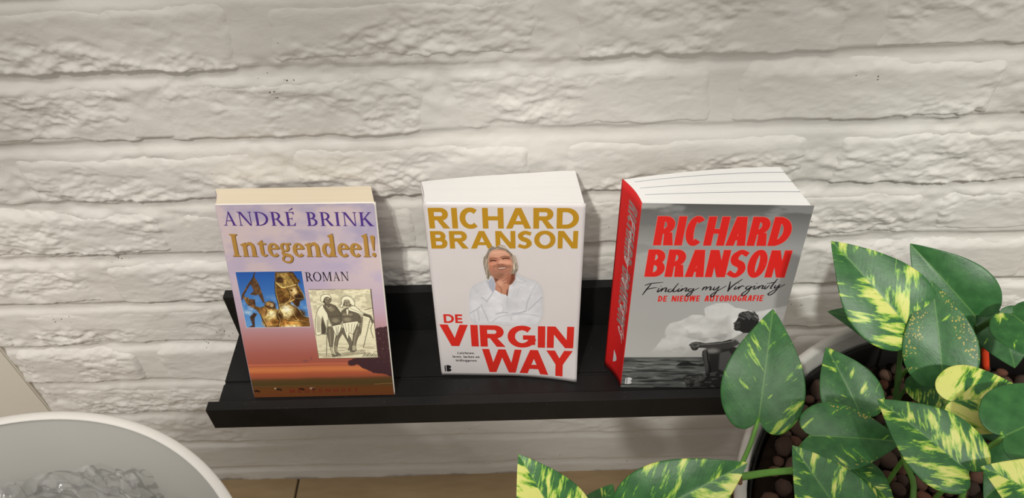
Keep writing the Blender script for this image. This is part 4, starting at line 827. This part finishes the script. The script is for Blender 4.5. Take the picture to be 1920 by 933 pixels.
ink('subtitle_lettering', layout('DE NIEUWE AUTOBIOGRAFIE', cond(.22, .18), 24.6, 118.9, 111.6, 6.9, .02, .12, 113.6), b3.front, RED3, fc)
SCR = [[(92, 712), (150, 695), (262, 684)], [(150, 700), (112, 745), (70, 800)], [(105, 750), (160, 738), (205, 732)], [(225, 735), (208, 770), (222, 768), (252, 742)], [(238, 721), (243, 718)],
 [(257, 735), (240, 772)], [(243, 765), (275, 738), (292, 740), (280, 770), (302, 766)], [(338, 745), (310, 755), (312, 772), (340, 765), (402, 694)], [(372, 725), (352, 768), (372, 770), (398, 752)],
 [(410, 740), (395, 768), (410, 768), (432, 748)], [(428, 720), (433, 717)], [(442, 740), (425, 770)], [(430, 762), (465, 738), (478, 742), (465, 768), (487, 764)], [(530, 742), (500, 748), (490, 765), (510, 768), (545, 742)], [(545, 742), (520, 790), (490, 815), (475, 808), (500, 785), (592, 737)],
 [(637, 730), (618, 762)], [(622, 755), (650, 730), (662, 735), (648, 760)], [(652, 752), (690, 728), (700, 735), (690, 758), (714, 750)], [(737, 730), (722, 752), (735, 758), (772, 728)], [(779, 722), (740, 790), (710, 822), (698, 812), (720, 790), (842, 721)],
 [(880, 680), (868, 730), (852, 775)], [(852, 775), (900, 720), (990, 660)], [(932, 725), (915, 750), (930, 750), (957, 728)], [(953, 700), (958, 697)], [(967, 725), (950, 755)], [(955, 745), (985, 722), (1007, 728)],
 [(1060, 722), (1030, 730), (1020, 748), (1040, 752), (1074, 724)], [(1074, 724), (1040, 780), (1000, 812), (982, 806), (1005, 780), (1102, 721)], [(1107, 722), (1092, 750), (1108, 750), (1132, 728)], [(1120, 700), (1125, 697)], [(1147, 722), (1130, 752)], [(1135, 744), (1165, 720), (1180, 724), (1168, 748), (1190, 746)],
 [(1205, 720), (1190, 746), (1204, 748), (1240, 716)], [(1216, 702), (1222, 699)], [(1312, 658), (1270, 710), (1248, 745), (1264, 749)], [(1228, 700), (1302, 689)], [(1297, 715), (1282, 740), (1298, 742), (1332, 712)], [(1336, 710), (1290, 775), (1245, 808), (1225, 802), (1250, 780), (1380, 710)]]
smm = [cv.mm(l, (1190, 390), 310/1522) for l in SCR]
ink('title_lettering', stroke_parts(smm, 1.05), b3.front, BLACKINK, fc, .33)
SILVER = flat('silver_foil', (205, 204, 204), .3, .5); GREYINK = flat('warm_grey_ink', (150, 122, 120), .4)
ink('publisher_mark', b_logo(3.8, 4.8, 9.2), b3.front, flat('white_ink', (238, 238, 238)), fc, .3)
ink('spine_lettering', layout('RICHARD BRANSON', cond(.24, .18), 12, 148, 9.0, 12.5, .13, .06), b3.spine_map, GREYINK, sp, .1)
sx = [np.c_[26+(l[:, 0]-9.7)*1.12, 3.0+np.clip((l[:, 1]-106)*.62, 0, 21)] for l in smm]
ink('spine_lettering', stroke_parts(sx, 1.0), b3.spine_map, SILVER, sp, .2)
ink('publisher_mark', [('s', np.array([(186+1.0*i, 9.5+4.5*math.sin(math.pi*i/16)) for i in range(17)]), np.array([(186+1.0*i, 9.5) for i in range(17)]))], b3.spine_map, SILVER, sp, .1)

# ================================================================== THE PLANTER
PX, PY, PR, PZ = 0.6785, -0.3075, 0.2227, 0.100       # rim centre, outer radius, rim height
def lathe(name, prof, cx, cy, mat, parent=None, n=96, smooth=True, closed=False):
    a = np.linspace(0, 2*np.pi, n, endpoint=False); V = []
    for r, z in prof: V += [(cx+r*math.cos(t), cy+r*math.sin(t), z) for t in a]
    F = []; m_ = len(prof)
    for i in range(m_ if closed else m_-1):
        j = (i+1) % m_
        for k in range(n): F.append((i*n+k, i*n+(k+1) % n, j*n+(k+1) % n, j*n+k))
    o = mesh_obj(name, V, F, mat, parent, smooth)
    return o
POTW = plain('white_glazed_planter', (192, 190, 184), .35, .4, .04, 12); POTD = plain('black_inner_pot', (26, 24, 22), .6, .3, .1, 20); SOIL = plain('dark_potting_soil', (38, 29, 22), .95, .1, .35, 60, .6, 120)
pot = empty('planter_pot', (PX, PY, FLOOR_Z), 'large round white planter filled with brown clay pebbles', 'planter')
R0 = PR
lathe('pot_body', [(0.001, FLOOR_Z+.001), (.150, FLOOR_Z+.001), (.156, FLOOR_Z+.008), (R0-.012, PZ-.03), (R0-.002, PZ-.012), (R0, PZ-.004), (R0-.002, PZ), (R0-.008, PZ+.0005), (R0-.0095, PZ-.004), (R0-.012, PZ-.030), (R0-.0165, 0.0), (.001, -0.002)], PX, PY, POTW, pot)
lathe('inner_pot', [(R0-.0175, 0.004), (R0-.0132, PZ-.022), (R0-.0142, PZ-.018), (R0-.0160, PZ-.022), (R0-.0205, 0.006)], PX, PY, POTD, pot, closed=True)
def fill_level(x, y):
    """the pebbles are heaped towards the front left of the pot"""
    return .052+.030*sstep(-.06, .12, -(x-PX)*.85-(y-PY)*.35)
a, c = np.meshgrid(np.linspace(0, 2*np.pi, 49), np.linspace(0.002, R0-.0185, 16))
sx_, sy_ = PX+c*np.cos(a), PY+c*np.sin(a); A = np.stack([sx_, sy_, fill_level(sx_, sy_)-.006], -1); B_ = A.copy(); B_[..., 2] = .02
slab('soil_bed', A, B_, SOIL, pot, True)

PEB = []
for k_, c_ in enumerate(((96, 72, 60), (108, 78, 64), (82, 64, 56), (100, 82, 70), (112, 74, 58), (72, 58, 50))): PEB.append(plain('clay_pebble_%d' % k_, c_, .85, .2, .28, 160, .55, 420))
peb_me = []
for k in range(9):
    bm = bmesh.new(); bmesh.ops.create_icosphere(bm, subdivisions=2, radius=1.0); rs = np.random.RandomState(k+5); ax = rs.uniform(.78, 1.15, 3)
    ph = rs.uniform(0, 6, 6)
    for v_ in bm.verts:
        c = v_.co; d = 1+.10*math.sin(2.3*c.x+ph[0])*math.cos(2.1*c.y+ph[1])+.07*math.sin(4.1*c.z+ph[2])+.05*math.sin(5.2*c.x+3.7*c.y+ph[3])
        v_.co = Vector((c.x*ax[0]*d, c.y*ax[1]*d, c.z*ax[2]*d*.92))
    me = bpy.data.meshes.new('clay_pebble'); bm.to_mesh(me); bm.free(); me.polygons.foreach_set('use_smooth', [True]*len(me.polygons)); me.materials.append(PEB[k % 6]); peb_me.append(me)
rs = np.random.RandomState(3); cand = []
tries = 0
while tries < 30000 and len(cand) < 1250:
    tries += 1
    ra = rs.uniform(.0046, .0078)*(1.18 if rs.rand() < .2 else 1); rr = math.sqrt(rs.rand())*(R0-.024-ra*.3); an = rs.uniform(0, 2*math.pi)
    x, y = PX+rr*math.cos(an), PY+rr*math.sin(an); lay = 0 if len(cand) < 720 else 1
    z = fill_level(x, y)+(ra*.35 if lay == 0 else .009+ra*.3+rs.uniform(0, .003))
    if all((x-q[0])**2+(y-q[1])**2+((z-q[2]))**2 > (.90*(ra+q[3]))**2 for q in cand): cand.append((x, y, z, ra))
def pix(p):
    d = np.array(p)-CAM; z = d @ FW; return 960+FPX*(d @ RT)/z, 466.5-FPX*(d @ UP)/z
def score(q):
    u, v = pix(q[:3]); s_ = 0 if (1370 < u < 1925 and 560 < v < 940) else 500
    return s_+max(0, u-1560)*.5+q[1]*0
cand.sort(key=score)
for i, (x, y, z, ra) in enumerate(cand[:300]):
    o = bpy.data.objects.new('clay_pebble', peb_me[rs.randint(9)]); COL.objects.link(o); o.location = (x, y, z); o.scale = (ra,)*3
    o.rotation_euler = (rs.uniform(0, 6), rs.uniform(0, 6), rs.uniform(0, 6))
    tag(o, 'small brown clay pebble lying among the others in the white planter', 'pebble', 'clay pebbles in the white planter')
bm = bmesh.new()
for (x, y, z, ra) in cand[300:]: bmesh.ops.create_icosphere(bm, subdivisions=2, radius=ra, matrix=Matrix.Translation((x, y, z)))
st_ = bm_obj('clay_pebble_bed', bm, PEB[0], None, True); tag(st_, 'remaining brown clay pebbles filling the white planter', 'pebbles', 'clay pebbles in the white planter', 'stuff')

# ================================================================== THE VARIEGATED VINE
def leaf_mat():
    mt, nt, b = new_mat('variegated_leaf')
    uv = N(nt, 'ShaderNodeUVMap', uv_map='leaf'); sp = N(nt, 'ShaderNodeSeparateXYZ'); lk(nt, uv.outputs[0], sp.inputs[0])
    ab = N(nt, 'ShaderNodeMath', op='ABSOLUTE'); lk(nt, sp.outputs['X'], ab.inputs[0])
    sg = N(nt, 'ShaderNodeMath', op='SIGN'); lk(nt, sp.outputs['X'], sg.inputs[0])
    at = lambda nm: N(nt, 'ShaderNodeAttribute', attribute_type='OBJECT', attribute_name=nm)
    seed, crm, spt = at('leaf_seed'), at('cream_share'), at('spot_share')
    def M(op, a, b_=None, c_=None):
        q = N(nt, 'ShaderNodeMath', op=op)
        for i, v in enumerate((a, b_, c_)):
            if v is None: continue
            if isinstance(v, (int, float)): q.inputs[i].default_value = v
            else: lk(nt, v, q.inputs[i])
        return q.outputs[0]
    vein = M('MULTIPLY_ADD', ab.outputs[0], -.85, sp.outputs['Y'])           # follows the side veins
    cx = N(nt, 'ShaderNodeCombineXYZ'); lk(nt, M('MULTIPLY', vein, 8.5), cx.inputs[0]); lk(nt, M('MULTIPLY', ab.outputs[0], 3.4), cx.inputs[1])
    lk(nt, M('MULTIPLY_ADD', sg.outputs[0], 3.7, M('MULTIPLY', seed.outputs['Fac'], 61.0)), cx.inputs[2])
    n1 = N(nt, 'ShaderNodeTexNoise', i_Scale=1.0, i_Detail=6.0, i_Roughness=.62, i_Distortion=.25); lk(nt, cx.outputs[0], n1.inputs['Vector'])
    # broad areas that are more or less cream
    c2 = N(nt, 'ShaderNodeCombineXYZ'); lk(nt, M('MULTIPLY', sp.outputs['X'], 2.6), c2.inputs[0]); lk(nt, M('MULTIPLY', sp.outputs['Y'], 2.2), c2.inputs[1]); lk(nt, M('MULTIPLY', seed.outputs['Fac'], 23.0), c2.inputs[2])
    n2 = N(nt, 'ShaderNodeTexNoise', i_Scale=1.0, i_Detail=1.0); lk(nt, c2.outputs[0], n2.inputs['Vector'])
    f = M('ADD', M('ADD', M('MULTIPLY_ADD', n1.outputs['Fac'], 1.5, -.25), M('MULTIPLY_ADD', n2.outputs['Fac'], .6, -.3)), M('MULTIPLY_ADD', crm.outputs['Fac'], .52, -.26))
    n3 = N(nt, 'ShaderNodeTexNoise', i_Scale=7.0, i_Detail=3.0); lk(nt, uv.outputs[0], n3.inputs['Vector'])
    green = ramp(nt, n3.outputs['Fac'], [(.3, L3(38, 84, 42)), (.7, L3(58, 108, 56))])
    cream = ramp(nt, f, [(.50, L3(46, 96, 44)), (.545, L3(92, 146, 52)), (.60, L3(152, 182, 68)), (.70, L3(204, 206, 116))])
    msk = ramp(nt, f, [(.485, (0, 0, 0)), (.53, (1, 1, 1))])
    mx = N(nt, 'ShaderNodeMixRGB'); lk(nt, msk, mx.inputs[0]); lk(nt, green, mx.inputs[1]); lk(nt, cream, mx.inputs[2])
    # pale midrib
    rb = N(nt, 'ShaderNodeMapRange'); lk(nt, ab.outputs[0], rb.inputs[0]); rb.inputs[1].default_value = .004; rb.inputs[2].default_value = .012; rb.inputs[3].default_value = .55; rb.inputs[4].default_value = 0
    m3 = N(nt, 'ShaderNodeMixRGB'); lk(nt, rb.outputs[0], m3.inputs[0]); lk(nt, mx.outputs[0], m3.inputs[1]); m3.inputs[2].default_value = L3(98, 140, 70)
    # yellow-brown age spots towards the tip and the margin
    vo = N(nt, 'ShaderNodeTexVoronoi', i_Scale=30.0); lk(nt, uv.outputs[0], vo.inputs['Vector'])
    n4 = N(nt, 'ShaderNodeTexNoise', i_Scale=6.0, i_Detail=3.0); lk(nt, uv.outputs[0], n4.inputs['Vector'])
    edge = M('MULTIPLY_ADD', ab.outputs[0], 1.5, M('MULTIPLY', sp.outputs['Y'], .55))
    sp_ = M('MULTIPLY', M('LESS_THAN', vo.outputs['Distance'], M('MULTIPLY_ADD', n4.outputs['Fac'], .55, .02)), M('GREATER_THAN', M('MULTIPLY', M('ADD', edge, M('MULTIPLY_ADD', n4.outputs['Fac'], .8, -.4)), spt.outputs['Fac']), .58))
    m4 = N(nt, 'ShaderNodeMixRGB'); lk(nt, M('MULTIPLY', sp_, .8), m4.inputs[0]); lk(nt, m3.outputs[0], m4.inputs[1]); m4.inputs[2].default_value = L3(176, 158, 66)
    lk(nt, m4.outputs[0], b.inputs['Base Color'])
    b.inputs['Roughness'].default_value = .38; b.inputs['Specular IOR Level'].default_value = .32
    b.inputs['Subsurface Weight'].default_value = 0.0
    w1 = N(nt, 'ShaderNodeTexWave', i_Scale=1.0, i_Distortion=2.0, i_Detail=2.0); c5 = N(nt, 'ShaderNodeCombineXYZ'); lk(nt, M('MULTIPLY', vein, 7.0), c5.inputs[0]); lk(nt, c5.outputs[0], w1.inputs['Vector'])
    n6 = N(nt, 'ShaderNodeTexNoise', i_Scale=22.0, i_Detail=4.0); lk(nt, uv.outputs[0], n6.inputs['Vector'])
    bp = N(nt, 'ShaderNodeBump', i_Strength=.10, i_Distance=.0012); lk(nt, M('MULTIPLY_ADD', w1.outputs['Fac'], .08, n6.outputs['Fac']), bp.inputs['Height']); lk(nt, bp.outputs[0], b.inputs['Normal'])
    return mt
LEAF = leaf_mat()
STEM = plain('green_stem', (98, 146, 62), .45, .4, .2, 60); DSTEM = plain('dark_green_stem', (66, 104, 48), .5, .4, .2, 60); ROOT = plain('dry_root', (112, 86, 62), .9, .1, .25, 80)
vine = empty('pothos_plant', (0.60, -0.26, 0.055), 'variegated green pothos with heart-shaped leaves growing in the white planter', 'plant')
OUT = catmull([(0, 0), (.05, -.075), (.15, -.125), (.28, -.10), (.40, .02), (.455, .16), (.455, .32), (.40, .48), (.305, .64), (.19, .79), (.08, .92), (.0, 1.0)], 4)
def leaf(base, tip, width, roll=0.0, up_mix=.55, fold=.22, bend=.10, seed=.1, cream=.3, spots=0.0, wave=.02, twist=0.0, asym=0.0):
    B, T = np.array(base), np.array(tip); L = np.linalg.norm(T-B); Yx = (T-B)/L
    to = CAM-(B+T)/2; to /= np.linalg.norm(to); nr = to*(1-up_mix)+np.array([0, 0, 1.])*up_mix
    nr = nr-Yx*(nr @ Yx); nr /= np.linalg.norm(nr); Xx = np.cross(Yx, nr)
    c, s_ = math.cos(roll), math.sin(roll); Xx, nr = c*Xx+s_*nr, -s_*Xx+c*nr
    kx = width/(.91)
    nt_, ns = len(OUT), 9
    V, U = [], []
    mid = np.linspace(0, 1, nt_)**1.12
    rs_ = np.random.RandomState(int(seed*1000))
    p1, p2 = rs_.uniform(0, 6, 2)
    for i in range(nt_):
        for j in range(-ns, ns+1):
            q = abs(j)/ns; sd = 1 if j >= 0 else -1
            lx = OUT[i][0]*q*sd*(1+asym*sd); ly = mid[i]*(1-q)+OUT[i][1]*q
            X_, Y_ = lx*kx, ly*L
            h = fold*abs(X_)*(1-.7*abs(lx))-.45*fold*X_*X_/(.5*kx)-bend*L*(ly-.35)**2*1.6+bend*L*.2+wave*L*math.sin(7*ly+p1+2.5*sd)*abs(lx)*2+.0012*L*math.sin(19*(ly-.85*abs(lx))+p2)*min(1, abs(lx)*5)
            a_ = twist*(ly-.5); X2, h2 = X_*math.cos(a_)-h*math.sin(a_), X_*math.sin(a_)+h*math.cos(a_)
            V.append(B+Xx*X2+Yx*Y_+nr*h2); U.append((lx, ly))
    n = 2*ns+1; P = np.array(V); idx = np.arange(nt_*n).reshape(nt_, n)
    Q = np.stack([idx[:-1, :-1], idx[:-1, 1:], idx[1:, 1:], idx[1:, :-1]], -1).reshape(-1, 4)
    o = quads_obj('leaf', P, Q, LEAF, vine)
    ul = o.data.uv_layers.new(name='leaf'); li = np.empty(len(o.data.loops), np.int32); o.data.loops.foreach_get('vertex_index', li)
    ul.data.foreach_set('uv', np.array(U, np.float32)[li].ravel())
    o['leaf_seed'] = float(seed); o['cream_share'] = float(cream); o['spot_share'] = float(spots)
    md = o.modifiers.new('thickness', 'SOLIDIFY'); md.thickness = .0006; md.offset = -1
    md = o.modifiers.new('smooth', 'SUBSURF'); md.levels = 1; md.render_levels = 1
    return o
LV = [ # base, tip, width, options
 ((.4828, -.2148, .135), (.4997, -.1487, .185), .0610, dict(seed=.11, cream=.30, fold=.12, up_mix=.2, bend=.12)),
 ((.5859, -.1825, .200), (.5388, -.1264, .235), .0620, dict(seed=.27, cream=.62, fold=.22, up_mix=.45, roll=.05)),
 ((.6642, -.1437, .165), (.6197, -.0983, .200), .0570, dict(seed=.31, cream=.0, fold=.25, up_mix=.4, roll=.25, spots=.55)),
 ((.6032, -.2152, .185), (.6032, -.1602, .225), .0490, dict(seed=.43, cream=.0, fold=.12, up_mix=.3, spots=1.0)),
 ((.6660, -.1740, .200), (.6790, -.2250, .205), .0460, dict(seed=.52, cream=.30, fold=.2, up_mix=.5)),
 ((.6947, -.1333, .150), (.7031, -.1687, .125), .0467, dict(seed=.57, cream=.0, fold=.2)),
 ((.5870, -.2499, .205), (.6440, -.2480, .205), .0480, dict(seed=.64, cream=.80, fold=.25, up_mix=.6)),
 ((.5960, -.2885, .226), (.6570, -.2670, .232), .0540, dict(seed=.71, cream=.02, fold=.18, up_mix=.5)),
 ((.5636, -.3098, .225), (.5244, -.2656, .235), .0450, dict(seed=.76, cream=.52, fold=.24, up_mix=.4)),
 ((.6035, -.3422, .235), (.5613, -.3185, .245), .0442, dict(seed=.83, cream=.75, fold=.2, up_mix=.5)),
 ((.5449, -.2309, .165), (.5293, -.1870, .185), .0430, dict(seed=.88, cream=.16, fold=.25, up_mix=.4)),
 ((.4967, -.2608, .185), (.5538, -.2695, .190), .0455, dict(seed=.93, cream=.14, fold=.2, up_mix=.4, spots=.75)),
 ((.4919, -.3400, .210), (.4636, -.2966, .235), .0454, dict(seed=.19, cream=.34, fold=.22, up_mix=.4)),
 ((.3692, -.3240, .200), (.4340, -.3076, .235), .0500, dict(seed=.36, cream=.46, fold=.25, up_mix=.3, roll=-.2)),
 ((.3285, -.3345, .200), (.3012, -.2983, .235), .0440, dict(seed=.48, cream=.55, fold=.2, up_mix=.3)),
 ((.3428, -.3120, .165), (.3627, -.2836, .170), .0259, dict(seed=.05, cream=.05, fold=.2)),
 ((.6281, -.1264, .120), (.5698, -.1066, .130), .0354, dict(seed=.14, cream=.0, fold=.2)),
 ((.6072, -.1912, .150), (.6253, -.2186, .145), .0340, dict(seed=.23, cream=.5, fold=.2)),
 ((.5327, -.2676, .150), (.5527, -.2937, .150), .0251, dict(seed=.67, cream=.3, fold=.2)),
 ((.7070, -.1228, .130), (.6900, -.1139, .120), .0260, dict(seed=.39, cream=.05, fold=.2)),
 ((.6534, -.2644, .160), (.6188, -.2866, .140), .0405, dict(seed=.59, cream=.0, fold=.2)),
 ((.640, -.215, .150), (.690, -.250, .140), .045, dict(seed=.61, cream=.1, fold=.2)),
 ((.700, -.300, .190), (.745, -.275, .180), .050, dict(seed=.73, cream=.4, fold=.2)),
 ((.660, -.380, .170), (.700, -.430, .170), .050, dict(seed=.79, cream=.2, fold=.2)),
]
for b_, t_, w_, k_ in LV: leaf(b_, t_, w_, **k_)
Zs = .058
def petiole(pts, r, mat=STEM): tube('petiole', pts, r, mat, vine, 8, 5)
petiole([(.4828, -.2148, .1345), (.474, -.232, .128), (.462, -.252, .128), (.458, -.266, .142)], [.0015, .0017, .0018, .0019])
tube('vine_stem', [(.440, -.273, .150), (.4549, -.2707, .150), (.475, -.266, .146), (.4998, -.2612, .140), (.535, -.250, .125), (.575, -.236, .09), (.59, -.23, .05)], [.0026, .0027, .0025, .0025, .0026, .0027, .0028], STEM, vine, 10, 6)
tube('vine_stem', [(.440, -.273, .150), (.415, -.290, .158), (.385, -.300, .160), (.3623, -.3000, .160), (.345, -.312, .165)], [.0024, .0022, .002, .002, .0018], STEM, vine, 10, 6)
petiole([(.3692, -.3240, .200), (.360, -.325, .180), (.366, -.302, .161)], .0016); petiole([(.3285, -.3345, .200), (.333, -.33, .185), (.345, -.312, .166)], .0016)
petiole([(.5859, -.1825, .1995), (.5875, -.183, .18), (.5946, -.1912, .14), (.603, -.192, .10), (.609, -.192, .05)], [.0016, .0018, .0021, .0023, .0024], DSTEM)
petiole([(.6115, -.1736, .10), (.606, -.177, .135), (.607, -.190, .160), (.6032, -.2152, .1845)], .0019, STEM)
petiole([(.6642, -.1437, .1645), (.668, -.150, .14), (.655, -.165, .09), (.645, -.175, .05)], .0018, DSTEM)
petiole([(.6660, -.1740, .1995), (.662, -.164, .18), (.6791, -.1373, .13), (.69, -.125, .09), (.70, -.12, .05)], [.0018, .0024, .0030, .0032, .0032], DSTEM)
petiole([(.5636, -.3098, .2245), (.566, -.318, .20), (.572, -.315, .15), (.58, -.30, .05)], .0018)
petiole([(.5694, -.2473, .160), (.5705, -.262, .150), (.5712, -.2842, .140), (.575, -.30, .05)], .0021)
petiole([(.5449, -.2309, .1645), (.552, -.236, .14), (.563, -.243, .10), (.57, -.246, .05)], .0016); petiole([(.4967, -.2608, .1845), (.492, -.2625, .17), (.496, -.263, .142)], .0014)
petiole([(.5870, -.2499, .2045), (.583, -.2515, .18), (.580, -.25, .12), (.582, -.248, .05)], .0017); petiole([(.5960, -.2885, .2255), (.588, -.287, .19), (.585, -.285, .12), (.585, -.28, .05)], .0017)
petiole([(.4919, -.3400, .2095), (.495, -.342, .19), (.515, -.325, .13), (.53, -.31, .05)], .0017); petiole([(.6035, -.3422, .2345), (.607, -.342, .21), (.61, -.33, .12), (.61, -.32, .05)], .0017)
petiole([(.6281, -.1264, .1195), (.633, -.128, .10), (.64, -.14, .05)], .0015, DSTEM); petiole([(.6947, -.1333, .1495), (.695, -.128, .12), (.69, -.13, .05)], .0016, DSTEM); petiole([(.6072, -.1912, .1495), (.604, -.189, .12), (.608, -.19, .05)], .0014, DSTEM)
petiole([(.5327, -.2676, .1495), (.53, -.266, .13), (.535, -.262, .05)], .0013, DSTEM); petiole([(.7070, -.1228, .1295), (.708, -.123, .11), (.705, -.125, .05)], .0013, DSTEM); petiole([(.6534, -.2644, .1595), (.656, -.262, .13), (.655, -.262, .05)], .0015, DSTEM)
petiole([(.640, -.215, .1495), (.637, -.213, .12), (.64, -.21, .05)], .0015, DSTEM); petiole([(.700, -.300, .1895), (.697, -.301, .15), (.69, -.30, .05)], .0015, DSTEM); petiole([(.660, -.380, .1695), (.658, -.377, .14), (.65, -.36, .05)], .0015, DSTEM)
petiole([(.3428, -.3120, .1645), (.344, -.313, .1655), (.347, -.311, .1655)], .0012)
tube('node_sheath', [(.448, -.2725, .1505), (.4505, -.2735, .1525), (.4525, -.2765, .1500)], [.0031, .0034, .0012], ROOT, vine, 8, 4)
rs = np.random.RandomState(11)
for k in range(14):
    x, y = PX+rs.uniform(-.17, .02), PY+rs.uniform(-.06, .14)
    tube('dry_root', [(x, y, .074), (x+rs.uniform(-.015, .015), y+rs.uniform(-.015, .015), .078), (x+rs.uniform(-.03, .03), y+rs.uniform(-.03, .03), .070)], .0006, ROOT, vine, 6, 4)
peg = empty('plastic_peg', (.7243, -.0992, .07), 'small orange-red plastic peg standing in the planter behind the leaves', 'peg')
ORG = flat('orange_red_plastic', (226, 74, 40), .4)
tube('peg_shaft', [(.726, -.1225, .060), (.7165, -.1175, .086), (.711, -.116, .099)], .0032, ORG, peg, 10, 4)
bm = bmesh.new(); bmesh.ops.create_uvsphere(bm, u_segments=14, v_segments=10, radius=.0052, matrix=Matrix.Translation((.7095, -.1155, .101))); bm_obj('peg_head', bm, ORG, peg, True)

# ================================================================== THE WASTE BIN
BX, BY, BR_, BZ = -0.0177, -0.4127, 0.1775, 0.200
BINW = plain('cream_white_enamel', (214, 211, 206), .28, .5, .03, 20); BING = plain('pale_grey_enamel', (158, 157, 152), .38, .4, .03, 8)
bn = empty('waste_bin', (BX, BY, FLOOR_Z), 'round white waste bin with a rolled cream rim in front of the brick wall', 'bin')
ro = BR_-.0028
lathe('bin_body', [(.001, FLOOR_Z+.001), (.130, FLOOR_Z+.001), (.134, FLOOR_Z+.005), (ro, BZ-.004), (ro-.0022, BZ-.004), (.131, FLOOR_Z+.008), (.001, FLOOR_Z+.006)], BX, BY, BING, bn, 128)
rim = [(BR_-.0033+.0033*math.cos(a), BZ-.0010+.0016*math.sin(a)) for a in np.linspace(0, 2*math.pi, 14, endpoint=False)]
lathe('rolled_rim', rim, BX, BY, BINW, bn, 160, closed=True)

def film_mat():
    mt, nt, b = new_mat('clear_plastic_film')
    nt.nodes.remove(b); out = nt.nodes['Material Output']
    tr = N(nt, 'ShaderNodeBsdfTransparent'); tr.inputs[0].default_value = (.985, .985, .985, 1)
    gl = N(nt, 'ShaderNodeBsdfGlossy'); gl.inputs['Roughness'].default_value = .14; gl.inputs[0].default_value = (1, 1, 1, 1)
    df = N(nt, 'ShaderNodeBsdfDiffuse'); df.inputs[0].default_value = (.9, .9, .9, 1)
    fr = N(nt, 'ShaderNodeFresnel', i_IOR=1.5)
    tc = N(nt, 'ShaderNodeTexCoord'); n1 = N(nt, 'ShaderNodeTexNoise', i_Scale=70.0, i_Detail=5.0); lk(nt, tc.outputs['Object'], n1.inputs['Vector'])
    bp = N(nt, 'ShaderNodeBump', i_Strength=.7, i_Distance=.003); lk(nt, n1.outputs['Fac'], bp.inputs['Height']); lk(nt, bp.outputs[0], gl.inputs['Normal'])
    m1 = N(nt, 'ShaderNodeMixShader'); m1.inputs[0].default_value = .10; lk(nt, tr.outputs[0], m1.inputs[1]); lk(nt, df.outputs[0], m1.inputs[2])
    ad = N(nt, 'ShaderNodeMath', op='MULTIPLY_ADD'); lk(nt, fr.outputs[0], ad.inputs[0]); ad.inputs[1].default_value = .75; ad.inputs[2].default_value = .03
    m2 = N(nt, 'ShaderNodeMixShader'); lk(nt, ad.outputs[0], m2.inputs[0]); lk(nt, m1.outputs[0], m2.inputs[1]); lk(nt, gl.outputs[0], m2.inputs[2])
    lk(nt, m2.outputs[0], out.inputs['Surface'])
    return mt
FILM = film_mat()
# crumpled clear bag slumped against the far inside wall of the bin
def ridge(x, y, s): return 1-np.abs(2*fbm(x, y, s, 2)-1)
def inner_r(z): return .131+(ro-.0022-.131)*(z-FLOOR_Z-.008)/(BZ-.004-FLOOR_Z-.008)
nx, ny = 190, 120
a, c = np.meshgrid(np.linspace(0, 1, nx), np.linspace(0, 1, ny))
th = np.radians(71+105*a); top = .160-.016*sstep(.1, .5, a)+.014*(fbm(a*9, a*0, 5)-.5)*2+.012*np.exp(-((a-.04)/.04)**2)
Zb = top-c*(.13); L_ = th*.17
off = .004+.022*c+.007*ridge(L_*16, Zb*16, 5)**2+.007*ridge(L_*30+Zb*22, Zb*30-L_*14, 6)**5+.0045*ridge(L_*60-Zb*20, Zb*55, 8)**6+.006*ridge(L_*9-Zb*22, Zb*3, 12)**14+.006*ridge(L_*8+Zb*26, Zb*4, 15)**14
R_ = inner_r(Zb)-np.maximum(off, .003)
bag = grid_obj('plastic_bag', np.stack([BX+R_*np.cos(th), BY+R_*np.sin(th), Zb], -1), FILM); tag(bag, 'crumpled clear plastic bag lying inside the white waste bin', 'plastic bag')
def wrap_mat():
    mt, nt, b = new_mat('printed_wrapper')
    tc = N(nt, 'ShaderNodeTexCoord'); br = N(nt, 'ShaderNodeTexBrick', i_Scale=9.0); lk(nt, tc.outputs['UV'], br.inputs['Vector'])
    br.inputs['Color1'].default_value = L3(214, 208, 204); br.inputs['Color2'].default_value = L3(196, 188, 184); br.inputs['Mortar'].default_value = L3(140, 122, 120); br.inputs['Mortar Size'].default_value = .045
    lk(nt, br.outputs['Color'], b.inputs['Base Color']); b.inputs['Roughness'].default_value = .5
    return mt
a, c = np.meshgrid(np.linspace(0, 1, 40), np.linspace(0, 1, 40))
th = np.radians(55+12.5*a); Zb = .128-.09*c-.014*(2*a-1)**2+.006*a; R_ = inner_r(Zb)-.005-.010*c-.004*fbm(a*4, c*4, 9)
A = np.stack([BX+R_*np.cos(th), BY+R_*np.sin(th), Zb], -1); B_ = np.stack([BX+(R_+.0004)*np.cos(th), BY+(R_+.0004)*np.sin(th), Zb], -1)
wr = slab('printed_wrapper', A, B_, wrap_mat(), None, True)
uvl = wr.data.uv_layers.new(name='print'); li = np.empty(len(wr.data.loops), np.int32); wr.data.loops.foreach_get('vertex_index', li)
uvp = np.stack([a*1.2+c*.15, c*3.0], -1).reshape(-1, 2); uvl.data.foreach_set('uv', np.vstack([uvp, uvp]).astype(np.float32)[li].ravel())
tag(wr, 'greyish brown wrapper with rows of tiny white print inside the waste bin', 'wrapper')
